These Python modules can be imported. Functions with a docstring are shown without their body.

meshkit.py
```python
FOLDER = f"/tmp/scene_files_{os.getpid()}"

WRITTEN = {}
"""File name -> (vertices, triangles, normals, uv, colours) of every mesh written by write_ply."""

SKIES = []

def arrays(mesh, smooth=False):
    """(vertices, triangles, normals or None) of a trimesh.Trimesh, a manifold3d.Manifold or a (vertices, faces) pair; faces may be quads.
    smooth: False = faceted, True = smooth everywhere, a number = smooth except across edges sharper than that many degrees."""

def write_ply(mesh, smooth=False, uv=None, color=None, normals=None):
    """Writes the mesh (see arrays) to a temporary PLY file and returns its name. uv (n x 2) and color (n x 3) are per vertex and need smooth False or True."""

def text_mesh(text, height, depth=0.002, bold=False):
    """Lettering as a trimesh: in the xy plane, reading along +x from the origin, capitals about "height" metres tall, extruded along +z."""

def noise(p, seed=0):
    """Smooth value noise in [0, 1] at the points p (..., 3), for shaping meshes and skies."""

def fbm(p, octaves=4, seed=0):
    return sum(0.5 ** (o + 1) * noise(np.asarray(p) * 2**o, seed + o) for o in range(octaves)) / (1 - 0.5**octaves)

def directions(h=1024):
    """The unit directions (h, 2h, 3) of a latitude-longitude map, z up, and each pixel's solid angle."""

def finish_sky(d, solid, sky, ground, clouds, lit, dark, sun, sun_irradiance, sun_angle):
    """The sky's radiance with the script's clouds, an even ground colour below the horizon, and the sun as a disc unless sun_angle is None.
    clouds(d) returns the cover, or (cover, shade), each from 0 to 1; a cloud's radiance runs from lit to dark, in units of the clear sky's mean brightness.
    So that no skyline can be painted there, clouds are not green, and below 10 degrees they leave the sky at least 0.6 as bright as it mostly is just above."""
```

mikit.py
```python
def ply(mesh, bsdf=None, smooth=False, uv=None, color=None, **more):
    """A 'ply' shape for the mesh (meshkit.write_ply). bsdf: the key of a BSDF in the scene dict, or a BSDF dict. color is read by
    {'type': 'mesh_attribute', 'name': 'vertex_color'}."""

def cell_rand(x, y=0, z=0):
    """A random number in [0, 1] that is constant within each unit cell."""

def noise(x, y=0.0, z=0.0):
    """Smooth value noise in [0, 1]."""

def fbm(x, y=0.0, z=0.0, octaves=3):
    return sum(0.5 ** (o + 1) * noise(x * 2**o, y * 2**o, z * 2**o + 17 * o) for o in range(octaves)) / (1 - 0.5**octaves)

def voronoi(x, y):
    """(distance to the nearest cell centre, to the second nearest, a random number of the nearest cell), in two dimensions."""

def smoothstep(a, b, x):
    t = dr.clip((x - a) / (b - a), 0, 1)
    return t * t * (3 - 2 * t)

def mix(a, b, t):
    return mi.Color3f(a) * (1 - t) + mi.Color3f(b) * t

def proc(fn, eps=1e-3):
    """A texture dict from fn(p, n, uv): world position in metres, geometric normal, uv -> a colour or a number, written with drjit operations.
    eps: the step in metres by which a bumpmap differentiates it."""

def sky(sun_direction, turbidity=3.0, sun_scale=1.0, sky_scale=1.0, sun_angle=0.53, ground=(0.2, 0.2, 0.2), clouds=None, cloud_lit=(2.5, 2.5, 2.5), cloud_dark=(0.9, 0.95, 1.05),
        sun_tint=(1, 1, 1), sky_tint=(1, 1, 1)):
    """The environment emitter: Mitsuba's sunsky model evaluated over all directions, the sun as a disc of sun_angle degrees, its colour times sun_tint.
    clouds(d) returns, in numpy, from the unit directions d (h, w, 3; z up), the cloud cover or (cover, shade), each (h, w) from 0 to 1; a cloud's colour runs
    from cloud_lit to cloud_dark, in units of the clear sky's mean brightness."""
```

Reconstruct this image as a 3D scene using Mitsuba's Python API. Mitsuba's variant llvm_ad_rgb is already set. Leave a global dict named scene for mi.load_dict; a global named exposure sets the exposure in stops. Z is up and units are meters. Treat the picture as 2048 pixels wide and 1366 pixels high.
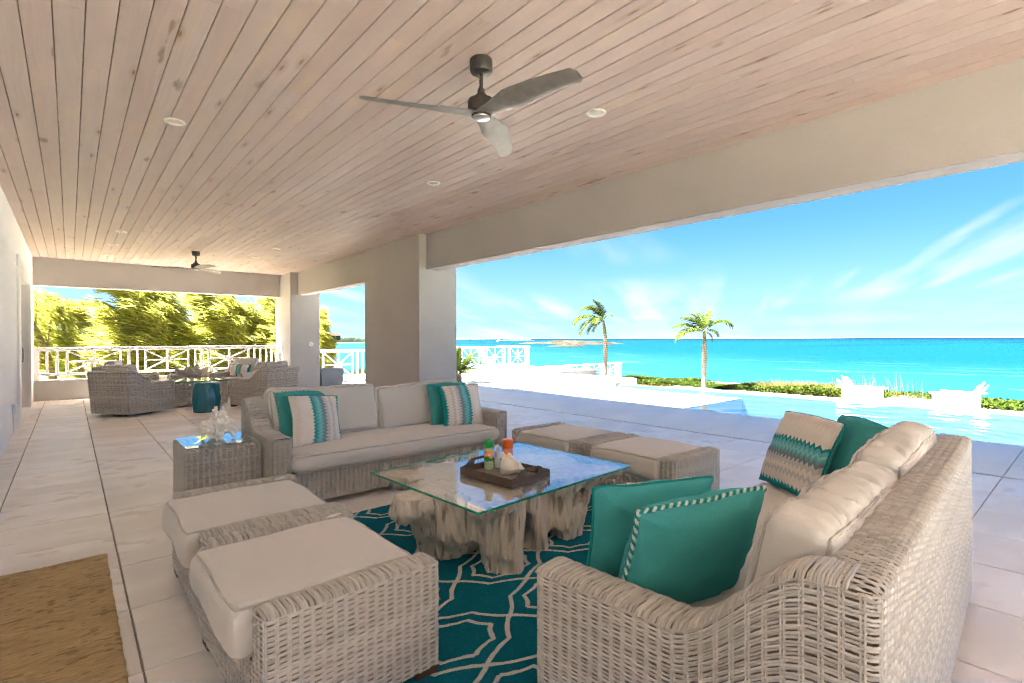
"""Covered seaside terrace with wicker lounge furniture, pool deck and turquoise sea."""
import math, random
import numpy as np, trimesh
import mitsuba as mi, drjit as dr
import mikit, meshkit
from mikit import ply, proc, cell_rand, noise, fbm, voronoi, smoothstep, mix

T = mi.ScalarTransform4f
scene, labels = {'type': 'scene'}, {}

# ------------------------------------------------------------------ camera, sky, exposure
F_PX, EYE = 1025.0 / 1024.0, np.array([0.0, 0.0, 1.30])      # focal length over half the picture width
YAW, PITCH, ROLL = math.atan2(884, 1025), -0.0049, -0.003
fw = np.array([math.sin(YAW) * math.cos(PITCH), math.cos(YAW) * math.cos(PITCH), math.sin(PITCH)])
r0 = np.array([math.cos(YAW), -math.sin(YAW), 0.0])
u0 = np.cross(r0, fw)
up = -math.sin(ROLL) * r0 + math.cos(ROLL) * u0
scene['camera'] = {'type': 'perspective', 'fov': 2 * math.degrees(math.atan(1 / F_PX)), 'fov_axis': 'x', 'near_clip': 0.05, 'far_clip': 200000.0,
                   'to_world': T().look_at(origin=EYE.tolist(), target=(EYE + fw).tolist(), up=up.tolist())}

SUN_AZ, SUN_EL = math.radians(60), math.radians(53)           # azimuth from +y towards -x (behind the house)
SUN = (-math.sin(SUN_AZ) * math.cos(SUN_EL), math.cos(SUN_AZ) * math.cos(SUN_EL), math.sin(SUN_EL))


def clouds(d):
    x, y, z = d[..., 0], d[..., 1], np.maximum(d[..., 2], 1e-3)
    # high wind-drawn cirrus on a flat layer, and a low bank of pale cloud along the horizon
    u, v = x / (z + 0.12), y / (z + 0.12)
    a = math.radians(28)
    s, t = u * math.cos(a) + v * math.sin(a), -u * math.sin(a) + v * math.cos(a)
    wisp = meshkit.fbm(np.stack([s * 0.55, t * 3.2, 0 * s + 3.0], -1), 5, seed=4)
    patch = meshkit.fbm(np.stack([s * 0.5, t * 0.7, 0 * s + 9.0], -1), 3, seed=11)
    cover = np.clip((wisp - 0.44) * 3.6, 0, 1) * np.clip((patch - 0.30) * 3.5, 0, 1) * 0.8
    el = np.degrees(np.arcsin(np.clip(d[..., 2], 0, 1)))
    az = np.degrees(np.arctan2(x, y))
    bank = meshkit.fbm(np.stack([az * 0.10, el * 1.1, 0 * el], -1), 5, seed=21)
    veil = np.clip(1.0 - el / 12.0, 0, 1) ** 1.6 * 0.56
    low = np.clip((bank - 0.46) * 4.0, 0, 1) * np.exp(-((el - 2.0) / 2.2) ** 2)
    shade = low * 0.55 + np.clip(cover, 0, 1) * 0.0
    return np.clip(veil + cover * (1 - veil) + 0.0 * low, 0, 1), np.clip(shade, 0, 1)


SKY_SCALE, SUN_SCALE = 0.055, 1.0
scene['sky'] = mikit.sky(SUN, turbidity=2.5, sun_scale=SUN_SCALE, sky_scale=SKY_SCALE, sky_tint=(0.52, 0.98, 1.27), sun_tint=(0.885, 0.98, 1.06), sun_angle=2.0,
                         ground=(0.3, 0.3, 0.28), clouds=clouds, cloud_lit=(2.1, 2.35, 2.65), cloud_dark=(1.25, 1.7, 2.3))
exposure = 6.55


# ------------------------------------------------------------------ mesh helpers
class MB:
    """Collects pieces of ONE mesh."""
    def __init__(self): self.v, self.f, self.n, self.uv = [], [], 0, []
    def add(self, v, f, uv=None):
        v, f = np.asarray(v, float), np.asarray(f, int)
        if f.shape[1] == 4: f = np.vstack([f[:, [0, 1, 2]], f[:, [0, 2, 3]]])
        self.v.append(v); self.f.append(f + self.n); self.n += len(v)
        self.uv.append(np.zeros((len(v), 2)) if uv is None else np.asarray(uv, float))
        return self
    def mesh(self): return np.vstack(self.v), np.vstack(self.f)
    def uvs(self): return np.vstack(self.uv)
    def box(self, lo, hi, c=0.0, M=None):
        lo, hi = np.minimum(lo, hi).astype(float), np.maximum(lo, hi).astype(float)
        v, f = cbox(lo, hi, c)
        if M is not None: v = tr(M, v)
        return self.add(v, f)
    def tube(self, pts, rad, sides=6, closed=False, caps=True):
        v, f = tube(pts, rad, sides, closed, caps)
        return self.add(v, f)
    def bar(self, p, q, w, h, upv=(0, 0, 1)):
        """a square bar from p to q"""
        p, q = np.asarray(p, float), np.asarray(q, float)
        d = q - p; L = np.linalg.norm(d); d /= L
        a = np.cross(d, upv)
        if np.linalg.norm(a) < 1e-6: a = np.cross(d, (0, 1, 0))
        a /= np.linalg.norm(a); b = np.cross(a, d)
        M = np.eye(4); M[:3, 0], M[:3, 1], M[:3, 2], M[:3, 3] = d, a, b, p
        v, f = cbox(np.array([0, -w / 2, -h / 2]), np.array([L, w / 2, h / 2]), min(w, h) * 0.08)
        if np.linalg.det(M[:3, :3]) < 0: f = f[:, ::-1]
        return self.add(tr(M, v), f)
    def grid(self, P, wrap_u=False, wrap_v=False, uv=None):
        v, f = gridf(P, wrap_u, wrap_v)
        return self.add(v, f, uv)
    def lathe(self, prof, c=(0, 0, 0), n=32):
        prof = np.asarray(prof, float); a = np.arange(n) * 2 * np.pi / n
        P = np.stack([prof[:, 0][:, None] * np.cos(a), prof[:, 0][:, None] * np.sin(a), np.repeat(prof[:, 1][:, None], n, 1)], -1) + np.asarray(c, float)
        return self.grid(P[::-1] if prof[0, 1] > prof[-1, 1] else P, wrap_v=True)


def tr(M, v):
    v = np.asarray(v, float)
    return v @ M[:3, :3].T + M[:3, 3]
def mat(rz=0.0, t=(0, 0, 0), rx=0.0, ry=0.0, s=1.0):
    """rotate about x, then y, then z (degrees), then move"""
    rx, ry, rz = np.radians([rx, ry, rz])
    X = np.array([[1, 0, 0], [0, np.cos(rx), -np.sin(rx)], [0, np.sin(rx), np.cos(rx)]])
    Y = np.array([[np.cos(ry), 0, np.sin(ry)], [0, 1, 0], [-np.sin(ry), 0, np.cos(ry)]])
    Z = np.array([[np.cos(rz), -np.sin(rz), 0], [np.sin(rz), np.cos(rz), 0], [0, 0, 1]])
    M = np.eye(4); M[:3, :3] = Z @ Y @ X * s; M[:3, 3] = t
    return M
_BOXF = None
def cbox(lo, hi, c=0.0):
    """box, its edges chamfered by c"""
    global _BOXF
    if c <= 0:
        v = np.array([[x, y, z] for x in (0, 1) for y in (0, 1) for z in (0, 1)]) * (hi - lo) + lo
        return v, np.array([[0, 1, 3], [0, 3, 2], [4, 6, 7], [4, 7, 5], [0, 4, 5], [0, 5, 1], [2, 3, 7], [2, 7, 6], [0, 2, 6], [0, 6, 4], [1, 5, 7], [1, 7, 3]])
    c = min(c, float((hi - lo).min()) * 0.49)
    sg = np.array([[x, y, z] for x in (-1, 1) for y in (-1, 1) for z in (-1, 1)], float)
    unit = np.vstack([sg * np.array([1, .9, .9]), sg * np.array([.9, 1, .9]), sg * np.array([.9, .9, 1])])
    if _BOXF is None:
        h = trimesh.convex.convex_hull(unit)
        idx = [int(np.argmin(np.abs(unit - p).sum(1))) for p in h.vertices]
        _BOXF = np.array(idx)[h.faces]
    half, mid = (hi - lo) / 2, (hi + lo) / 2
    ins = half - c
    v = np.vstack([sg * np.array([half[0], ins[1], ins[2]]), sg * np.array([ins[0], half[1], ins[2]]), sg * np.array([ins[0], ins[1], half[2]])]) + mid
    return v, _BOXF.copy()
def gridf(P, wrap_u=False, wrap_v=False):
    m, n = P.shape[:2]
    i, j = np.meshgrid(np.arange(m if wrap_u else m - 1), np.arange(n if wrap_v else n - 1), indexing='ij')
    i2, j2 = (i + 1) % m, (j + 1) % n
    f = np.stack([i * n + j, i * n + j2, i2 * n + j2, i2 * n + j], -1).reshape(-1, 4)
    return P.reshape(-1, 3), f
def tube(pts, rad, sides=6, closed=False, caps=True):
    p = np.asarray(pts, float); n = len(p)
    r = np.broadcast_to(np.asarray(rad, float), (n,))
    t = (np.roll(p, -1, 0) - np.roll(p, 1, 0)) if closed else np.gradient(p, axis=0)
    t /= np.linalg.norm(t, axis=1, keepdims=True) + 1e-12
    a = np.zeros_like(p)
    ref = np.array([0, 0, 1.0]) if abs(t[0, 2]) < 0.9 else np.array([1.0, 0, 0])
    for k in range(n):
        ref = ref - t[k] * (ref @ t[k]); ref /= np.linalg.norm(ref) + 1e-12
        a[k] = ref
    b = np.cross(t, a); ang = np.arange(sides) * 2 * np.pi / sides
    P = p[:, None] + r[:, None, None] * (np.cos(ang)[None, :, None] * a[:, None] + np.sin(ang)[None, :, None] * b[:, None])
    v, f = gridf(P, wrap_u=closed, wrap_v=True)
    f = np.vstack([f[:, [0, 1, 2]], f[:, [0, 2, 3]]])
    if caps and not closed:
        k = np.arange(sides)
        f = np.vstack([f, np.stack([k * 0 + len(v), (k + 1) % sides, k], 1), np.stack([k * 0 + len(v) + 1, (n - 1) * sides + k, (n - 1) * sides + (k + 1) % sides], 1)])
        v = np.vstack([v, p[0], p[-1]])
    return v, f
def smooth_path(pts, n=40, closed=False):
    from scipy.interpolate import CubicSpline
    p = np.asarray(pts, float)
    if closed: p = np.vstack([p, p[:1]])
    s = np.r_[0, np.cumsum(np.linalg.norm(np.diff(p, axis=0), axis=1))]
    cs = CubicSpline(s, p, bc_type='periodic' if closed else 'natural')
    return cs(np.linspace(0, s[-1], n + 1 if closed else n)[:n])


# ------------------------------------------------------------------ scene entries
def numbered(key):
    if key not in TAKEN: TAKEN.add(key); return key
    k = 1
    while f'{key}_{k:03d}' in TAKEN: k += 1
    TAKEN.add(f'{key}_{k:03d}'); return f'{key}_{k:03d}'
TAKEN = set()
def thing(name, label, cat, group=None):
    key = numbered(name); labels[key] = {'label': label, 'category': cat}
    if group: labels[key]['group'] = group
    return key
def obj(name, mb, m, parent=None, smooth=30, label=None, M=None, kind=None, uv=None):
    """one entry of the scene: the mesh of mb under its own key"""
    key = numbered(parent + '__' + name if parent else name)
    d = ply(mb.mesh() if isinstance(mb, MB) else mb, 'm_' + m, smooth=smooth, uv=mb.uvs() if uv is True else uv)
    if M is not None: d['to_world'] = T(np.asarray(M).tolist())
    scene[key] = d
    if label or kind: labels[key] = {}
    if label: labels[key]['label'] = label
    if kind: labels[key]['kind'] = kind
    return key
def single(name, mb, m, label, cat, group=None, **k):
    key = obj(name, mb, m, **k)
    labels[key] = {'label': label, 'category': cat}
    if group: labels[key]['group'] = group
    return key
def struct(name, mb, m, label=None, kind='structure', **k):
    key = obj(name, mb, m, **k)
    labels[key] = {'kind': kind}
    if label: labels[key]['label'] = label
    return key
def move_all(root, M):
    """places a thing built at the origin"""
    for k in scene:
        if k == root or k.startswith(root + '__'):
            scene[k]['to_world'] = T((np.asarray(M) @ (np.array(scene[k]['to_world'].matrix, float) if 'to_world' in scene[k] else np.eye(4))).tolist())
def dup(root, M, label, group=None):
    """a copy of a thing with its parts, moved by M from where the first one was built"""
    base = root.rsplit('_', 1)[0] if root[-3:].isdigit() else root
    key = numbered(base)
    for k in [k for k in list(scene) if k == root or k.startswith(root + '__')]:
        d = dict(scene[k]); nk = key + k[len(root):]; TAKEN.add(nk)
        d['to_world'] = T(np.asarray(M).tolist())
        scene[nk] = d
        if k in labels and k != root: labels[nk] = dict(labels[k])
    labels[key] = {'label': label, 'category': labels[root]['category']}
    if group: labels[key]['group'] = group
    return key


# ------------------------------------------------------------------ materials
def C(*c): return {'type': 'rgb', 'value': list(c)}
def pr(name, color, rough=0.6, spec=0.4, bump=None, scale=0.001, eps=1e-3, two=True, **k):
    b = {'type': 'principled', 'base_color': proc(color) if callable(color) else C(*color), 'roughness': proc(rough) if callable(rough) else float(rough), 'specular': float(spec), **k}
    if bump is not None: b = {'type': 'bumpmap', 'arbitrary': proc(bump, eps), 'scale': float(scale), 'bsdf': b}
    scene['m_' + name] = {'type': 'twosided', 'bsdf': b} if two else b
    return name

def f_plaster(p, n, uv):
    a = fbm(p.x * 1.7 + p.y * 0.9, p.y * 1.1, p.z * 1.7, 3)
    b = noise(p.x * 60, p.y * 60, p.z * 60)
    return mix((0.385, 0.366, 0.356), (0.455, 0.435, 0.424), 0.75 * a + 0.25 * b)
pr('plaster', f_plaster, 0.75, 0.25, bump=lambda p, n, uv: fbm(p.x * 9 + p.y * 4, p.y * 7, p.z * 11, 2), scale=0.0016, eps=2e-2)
pr('wall_plaster', lambda p, n, uv: mix((0.70, 0.685, 0.67), (0.75, 0.735, 0.72), fbm(p.x * 1.7 + p.y * 0.9, p.y * 1.1, p.z * 1.7, 3)), 0.75, 0.25, bump=lambda p, n, uv: fbm(p.x * 45, p.y * 45, p.z * 45, 2), scale=0.0006, eps=4e-3)  # same paint as plaster, lightened for the sea light on this wall
pr('white_paint', lambda p, n, uv: mix((0.78, 0.77, 0.755), (0.83, 0.825, 0.815), noise(p.x * 9, p.y * 9, p.z * 9)), 0.35, 0.4)

def f_wood(p, n, uv):
    r = uv.x * 97.0
    gx, gy = p.x * 30.0 + r * 13.0, p.y * 0.85 + r * 5.0
    warp = fbm(p.x * 5.0 + r, p.y * 0.8, r, 2)
    grain = noise(gx * 3.2 + warp * 16.0, gy, r)
    fine = noise(p.x * 260.0, p.y * 6.0, r)
    tone = mix(mix((0.505, 0.402, 0.370), (0.56, 0.455, 0.42), uv.x), mix((0.555, 0.472, 0.44), (0.495, 0.395, 0.35), uv.y), cell_rand(r * 3.1))
    c = mix(tone * 0.92, tone * 1.03, 0.55 * grain + 0.45 * fine)
    cloud = fbm(p.x * 7.0 + r * 3, p.y * 1.7, r, 3)
    c = mix(c, mi.Color3f(0.58, 0.45, 0.33), 0.45 * smoothstep(0.58, 0.80, cloud))
    stain = smoothstep(0.74, 0.84, fbm(p.x * 9.0 + r * 7, p.y * 2.6, r + 3.0, 4))
    c = mix(c, mi.Color3f(0.20, 0.12, 0.07), 0.6 * stain)
    d1, d2, w = voronoi(p.x * 7.34 + r, p.y * 1.5)
    knot = smoothstep(0.085, 0.03, dr.sqrt(dr.square(d1))) * dr.select(w > 0.80, 1.0, 0.0)
    c = mix(c, mi.Color3f(0.24, 0.15, 0.095), 0.8 * knot)
    ring = smoothstep(0.26, 0.08, d1) * dr.select(w > 0.80, 1.0, 0.0)
    return mix(c, c * mi.Color3f(0.84, 0.76, 0.68), 0.6 * ring)
pr('plank_wood', f_wood, 0.55, 0.3)
pr('groove_wood', (0.30, 0.22, 0.165), 0.8, 0.2)

def f_tile(p, n, uv):
    r = uv.x * 61.0
    a = fbm(p.x * 1.6 + r, p.y * 4.2, r, 4)
    b = fbm(p.x * 6 + r, p.y * 9, 5.0, 3)
    c = mix((0.74, 0.685, 0.63), (0.82, 0.775, 0.73), smoothstep(0.3, 0.7, a))
    c = mix(c, mi.Color3f(0.60, 0.52, 0.45), 0.55 * smoothstep(0.56, 0.76, b) * smoothstep(0.42, 0.62, a))
    return c * (0.955 + 0.08 * uv.y)
pr('tile', f_tile, lambda p, n, uv: 0.30 + 0.22 * fbm(p.x * 5, p.y * 12, 1.0, 2), 0.45, bump=lambda p, n, uv: fbm(p.x * 14, p.y * 26, 2.0, 3), scale=0.0015, eps=5e-3)
pr('grout', (0.27, 0.225, 0.19), 0.9, 0.1)
pr('deck_tile', lambda p, n, uv: mix((0.77, 0.72, 0.66), (0.82, 0.775, 0.72), fbm(p.x * 2.1, p.y * 2.1, uv.x * 9, 3)) * (0.97 + 0.05 * uv.y), 0.6, 0.3)
pr('dark_metal', (0.035, 0.032, 0.030), 0.45, 0.5)
pr('blade_wood', lambda p, n, uv: mix((0.16, 0.15, 0.138), (0.21, 0.20, 0.188), noise(p.x * 30, p.y * 30, p.z * 40)), 0.42, 0.45)
pr('silver', (0.55, 0.54, 0.53), 0.3, 0.5, metallic=0.8)
pr('lamp_white', (0.82, 0.78, 0.70), 0.5, 0.3)
pr('grey_planter', (0.245, 0.26, 0.285), 0.6, 0.3)
pr('soil', (0.06, 0.045, 0.03), 0.95, 0.1)
pr('black_gap', (0.02, 0.02, 0.02), 0.9, 0.1)
scene['m_pane_glass'] = {'type': 'thindielectric', 'int_ior': 1.5}
scene['m_pool_sheet'] = {'type': 'thindielectric', 'int_ior': 1.33}


def f_sea(p, n, uv):
    # distance off the coast: shallows over sand, then the turquoise bank, then the deep
    d = (p.x - 20.0 - 0.38 * dr.maximum(p.y - 30.0, 0.0)) * 0.94
    w = fbm(p.x * 0.004, p.y * 0.009, 0.0, 4)
    k = dr.log(dr.maximum(d, 1.0))
    shallow = smoothstep(5.45, 4.15, k + 0.7 * (w - 0.5))
    deep = smoothstep(6.2, 8.6, k + 1.2 * (w - 0.5))
    c = mix((0.0, 0.0195, 0.031), (0.0, 0.0075, 0.019), deep)
    c = mix(c, mi.Color3f(0.005, 0.034, 0.042), shallow * 0.75)
    patch = smoothstep(0.55, 0.72, fbm(p.x * 0.0025 + 7, p.y * 0.012, 2.0, 4)) * smoothstep(5.5, 6.3, k)
    c = mix(c, mi.Color3f(0.0, 0.008, 0.023), 0.4 * patch)
    foam = smoothstep(0.66, 0.76, fbm(p.x * 0.16, p.y * 0.05, 4.0, 4)) * smoothstep(5.5, 4.3, k)
    return mix(c, mi.Color3f(0.03, 0.055, 0.06), 0.4 * foam)
pr('sea_water', f_sea, 0.5, 0.08, bump=lambda p, n, uv: fbm(p.x * 0.25, p.y * 0.5, 0.0, 3), scale=0.22, eps=0.3)
pr('pool_plaster', lambda p, n, uv: mix((0.022, 0.056, 0.074), (0.026, 0.062, 0.080), fbm(p.x * 2, p.y * 2, p.z, 2)), 0.8, 0.1)
pr('pool_shelf', (0.26, 0.265, 0.26), 0.8, 0.1)


def f_ground(p, n, uv):
    a = fbm(p.x * 0.25, p.y * 0.25, 0.0, 4)
    b = fbm(p.x * 2.5, p.y * 2.5, 1.0, 3)
    c = mix((0.13, 0.105, 0.035), (0.30, 0.235, 0.075), b)
    c = mix(c, mi.Color3f(0.06, 0.085, 0.018), smoothstep(0.48, 0.62, a))
    sand = smoothstep(-3.4, -4.0, p.z + 1.4 * (a - 0.5))
    return mix(c, mix((0.56, 0.50, 0.42), (0.66, 0.61, 0.53), b), sand)
pr('ground_cover', f_ground, 0.95, 0.1)


# ================================================================== the setting
rng = np.random.default_rng(7)
XW, XC, YE, ZC = -0.595, 4.45, 14.87, 3.075      # house wall, seaward columns, end wall, ceiling
ZB = 2.48                                         # underside of the beams
WATER, SEA = -0.13, -6.0
YB = -3.9                                        # unseen roof end behind the camera, set for light off the added open terrace


def coast(y): return 20.0 + 0.38 * np.maximum(y - 30.0, 0.0)
# --- sea, land, sky-line
mb = MB()
xs = np.r_[-85000, -4000, np.linspace(15, 60, 6), 120, 250, 600, 1500, 5000, 15000, 85000]
ys = np.r_[-85000, -8000, -2000, -500, -120, 0, 120, 300, 600, 1200, 2500, 8000, 85000]
mb.grid(np.stack([*np.meshgrid(xs, ys, indexing='ij'), np.full((len(xs), len(ys)), SEA)], -1))
struct('sea', mb, 'sea_water', smooth=False)


def land_z(x, y):
    off = coast(y) - x
    far = np.clip((y - 30) / 60, 0, 1)
    z = -1.15 - 5.2 * np.clip(1 - off / (5.0 + 34 * far), 0, 1.35) ** 1.15
    z = z - 1.2 * np.clip((y - 22) / 30, 0, 1) + 0.5 * (meshkit.fbm(np.stack([x * 0.09, y * 0.09, 0 * x], -1), 3, 3) - 0.5)
    return z
gx = np.r_[-400, -150, -60, np.arange(-24, 20, 1.0), np.arange(20, 130, 3.0)]
gy = np.r_[-150, -60, -20, np.arange(-8, 60, 1.2), np.arange(60, 340, 8.0)]
GX, GY = np.meshgrid(gx, gy, indexing='ij')
GZ = land_z(GX, GY)
GZ = np.where((GX < 18.6) & (GY < 19.0), np.minimum(GZ, -2.2), GZ); GZ = np.where((GX < 5.5) & (GY > 15.3) & (GY < 19.5), np.maximum(GZ, -1.3), GZ)      # under the terrace
mb = MB(); mb.grid(np.stack([GX, GY, GZ], -1))
GROUND_DONE = struct('ground', mb, 'ground_cover', smooth=True)

# --- porch floor: bed, tiles, slot drain
mb = MB()
mb.box((-12, -16, -0.25), (XW - .3005, -3.9, -0.010)).box((XW - 0.3, -16, -0.25), (8.66, 10.14, -0.010)); mb.box((XW - 0.3, 10.1405, -0.25), (14.12, 16.2, -0.010))
struct('terrace_floor', mb, 'grout', smooth=False)
TX, TY = 0.624, 0.6125
tiles, far_tiles, deck_tiles = [], MB(), MB()
drain_x = (6.56, 6.60)
def tile_piece(m, x0, x1, y0, y1, uv):
    g, c = 0.0046, 0.002
    z = float(rng.uniform(-0.0006, 0.0006))
    lo = np.array([x0 + g, y0 + g]); hi = np.array([x1 - g, y1 - g])
    if (hi - lo).min() < 0.02: return
    a = [(lo[0], lo[1]), (hi[0], lo[1]), (hi[0], hi[1]), (lo[0], hi[1])]
    b = [(lo[0] + c, lo[1] + c), (hi[0] - c, lo[1] + c), (hi[0] - c, hi[1] - c), (lo[0] + c, hi[1] - c)]
    v = [(p[0], p[1], -0.011) for p in a] + [(p[0], p[1], z - c) for p in a] + [(p[0], p[1], z) for p in b]
    f = [[i + 4 * k, (i + 1) % 4 + 4 * k, (i + 1) % 4 + 4 * k + 4, i + 4 * k + 4] for k in (0, 1) for i in range(4)] + [[8, 9, 10, 11]]
    m.add(v, f, np.repeat([uv], 12, 0))
ex = np.array([XW - 0.02] + [0.212 + TX * k for k in range(-1, 11)] + [6.56])
ex2 = np.array([6.60] + [6.60 + TX * k for k in (1, 2, 3)] + [8.65]); ex3 = np.r_[ex2[:-1], 6.60 + TX * np.arange(4, 13)]; ex3 = np.r_[ex3[ex3 < 14.0], 14.1]
ey = 4.305 + TY * np.arange(-9, 20)
for i in range(len(ex) - 1):
    for j in range(len(ey) - 1):
        x0, x1, y0, y1 = ex[i], ex[i + 1], ey[j], min(ey[j + 1], YE if ex[i] < XC - 0.3 else 16.1)
        if y1 - y0 < 0.03: continue
        uv = rng.random(2)
        cx, cy = (x0 + x1) / 2, (y0 + y1) / 2
        dep = cx * fw[0] + cy * fw[1]; sx = (cx * r0[0] + cy * r0[1]) / max(dep, .01)
        if dep > 1.0 and abs(sx) < 1.12 and cy > 0.3: tiles.append((dep, x0, x1, y0, y1, uv))
        else: tile_piece(far_tiles, x0, x1, y0, y1, uv)
tiles.sort(key=lambda t: t[0])
for k, (dep, *t) in enumerate(tiles):
    if k < 300:
        m = MB(); tile_piece(m, *t)
        obj('tile', m, 'tile', 'terrace_floor', smooth=False, uv=True)
    else: tile_piece(far_tiles, *t)
obj('distant_tiles', far_tiles, 'tile', 'terrace_floor', smooth=False, uv=True, kind='stuff')
for E, ylo, yhi in ((ex2, -15, 10.14), (ex3, 10.14, 16.1), (np.r_[np.arange(-11, -.6, TX * 1.0), ex[1:]], -15, ey[0])):
    for i in range(len(E) - 1):
        for j in range(-34, 20):
            y0, y1 = max(4.305 + TY * j, ylo), min(4.305 + TY * (j + 1), yhi)
            if y1 > y0 + .03: tile_piece(deck_tiles, E[i], E[i + 1], y0, y1, rng.random(2))
obj('deck_tiles', deck_tiles, 'deck_tile', 'terrace_floor', smooth=False, uv=True, kind='stuff')
mb = MB()
for k in range(700): mb.box((drain_x[0] + .003, -3.9 + k * 0.027, -0.0095), (drain_x[1] - .003, -3.9 + k * 0.027 + 0.013, -0.004))
single('slot_drain', mb, 'grey_planter', 'long narrow slot drain with a slatted grate set in the terrace floor', 'drain', smooth=False)

# --- ceiling of tongue-and-groove boards
mb = MB(); mb.box((XW - 0.3, YB, ZC + 0.0112), (4.95, 15.5, ZC + 0.02))
struct('ceiling', mb, 'groove_wood', smooth=False)
PW = 0.1362
seen, rest = [], MB()
def board(m, x0, x1, y0, y1, uv):
    g, c, d = 0.0032, 0.0036, 0.0105
    z = ZC
    xs4 = [(x0 + g, z + d), (x0 + g, z + c * 0.6), (x0 + g + c, z), (x1 - g - c, z), (x1 - g, z + c * 0.6), (x1 - g, z + d)]
    ya, yb = y0 + 0.0012, y1 - 0.0012
    v = [(x, ya, zz) for x, zz in xs4] + [(x, yb, zz) for x, zz in xs4]
    f = [[i, i + 1, i + 7, i + 6] for i in range(5)]
    f3 = [[0, 2, 1], [0, 3, 2], [0, 4, 3], [0, 5, 4]]
    F = [[a, b, cc] for a, b, cc, dd in f] + [[a, cc, dd] for a, b, cc, dd in f] + f3 + [[a + 6, cc + 6, b + 6] for a, b, cc in f3]
    m.add(v, F, np.repeat([uv], 12, 0))
for i in range(-1, 39):
    x0 = max(-0.472 + PW * i, XW); x1 = min(-0.472 + PW * (i + 1), 4.62)
    if x1 - x0 < 0.02: continue
    y = YB - rng.uniform(0, 3.5)
    while y < YE:
        L = rng.uniform(2.4, 4.9); a, b = max(y, YB), min(y + L, YE + 0.02); y += L
        if b - a < 0.1: continue
        if b > 0.6:
            m = MB(); board(m, x0, x1, a, b, rng.random(2)); obj('plank', m, 'plank_wood', 'ceiling', smooth=False, uv=True)
        else: board(rest, x0, x1, a, b, rng.random(2))
obj('planks_overhead', rest, 'plank_wood', 'ceiling', smooth=False, uv=True, kind='stuff')

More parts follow.
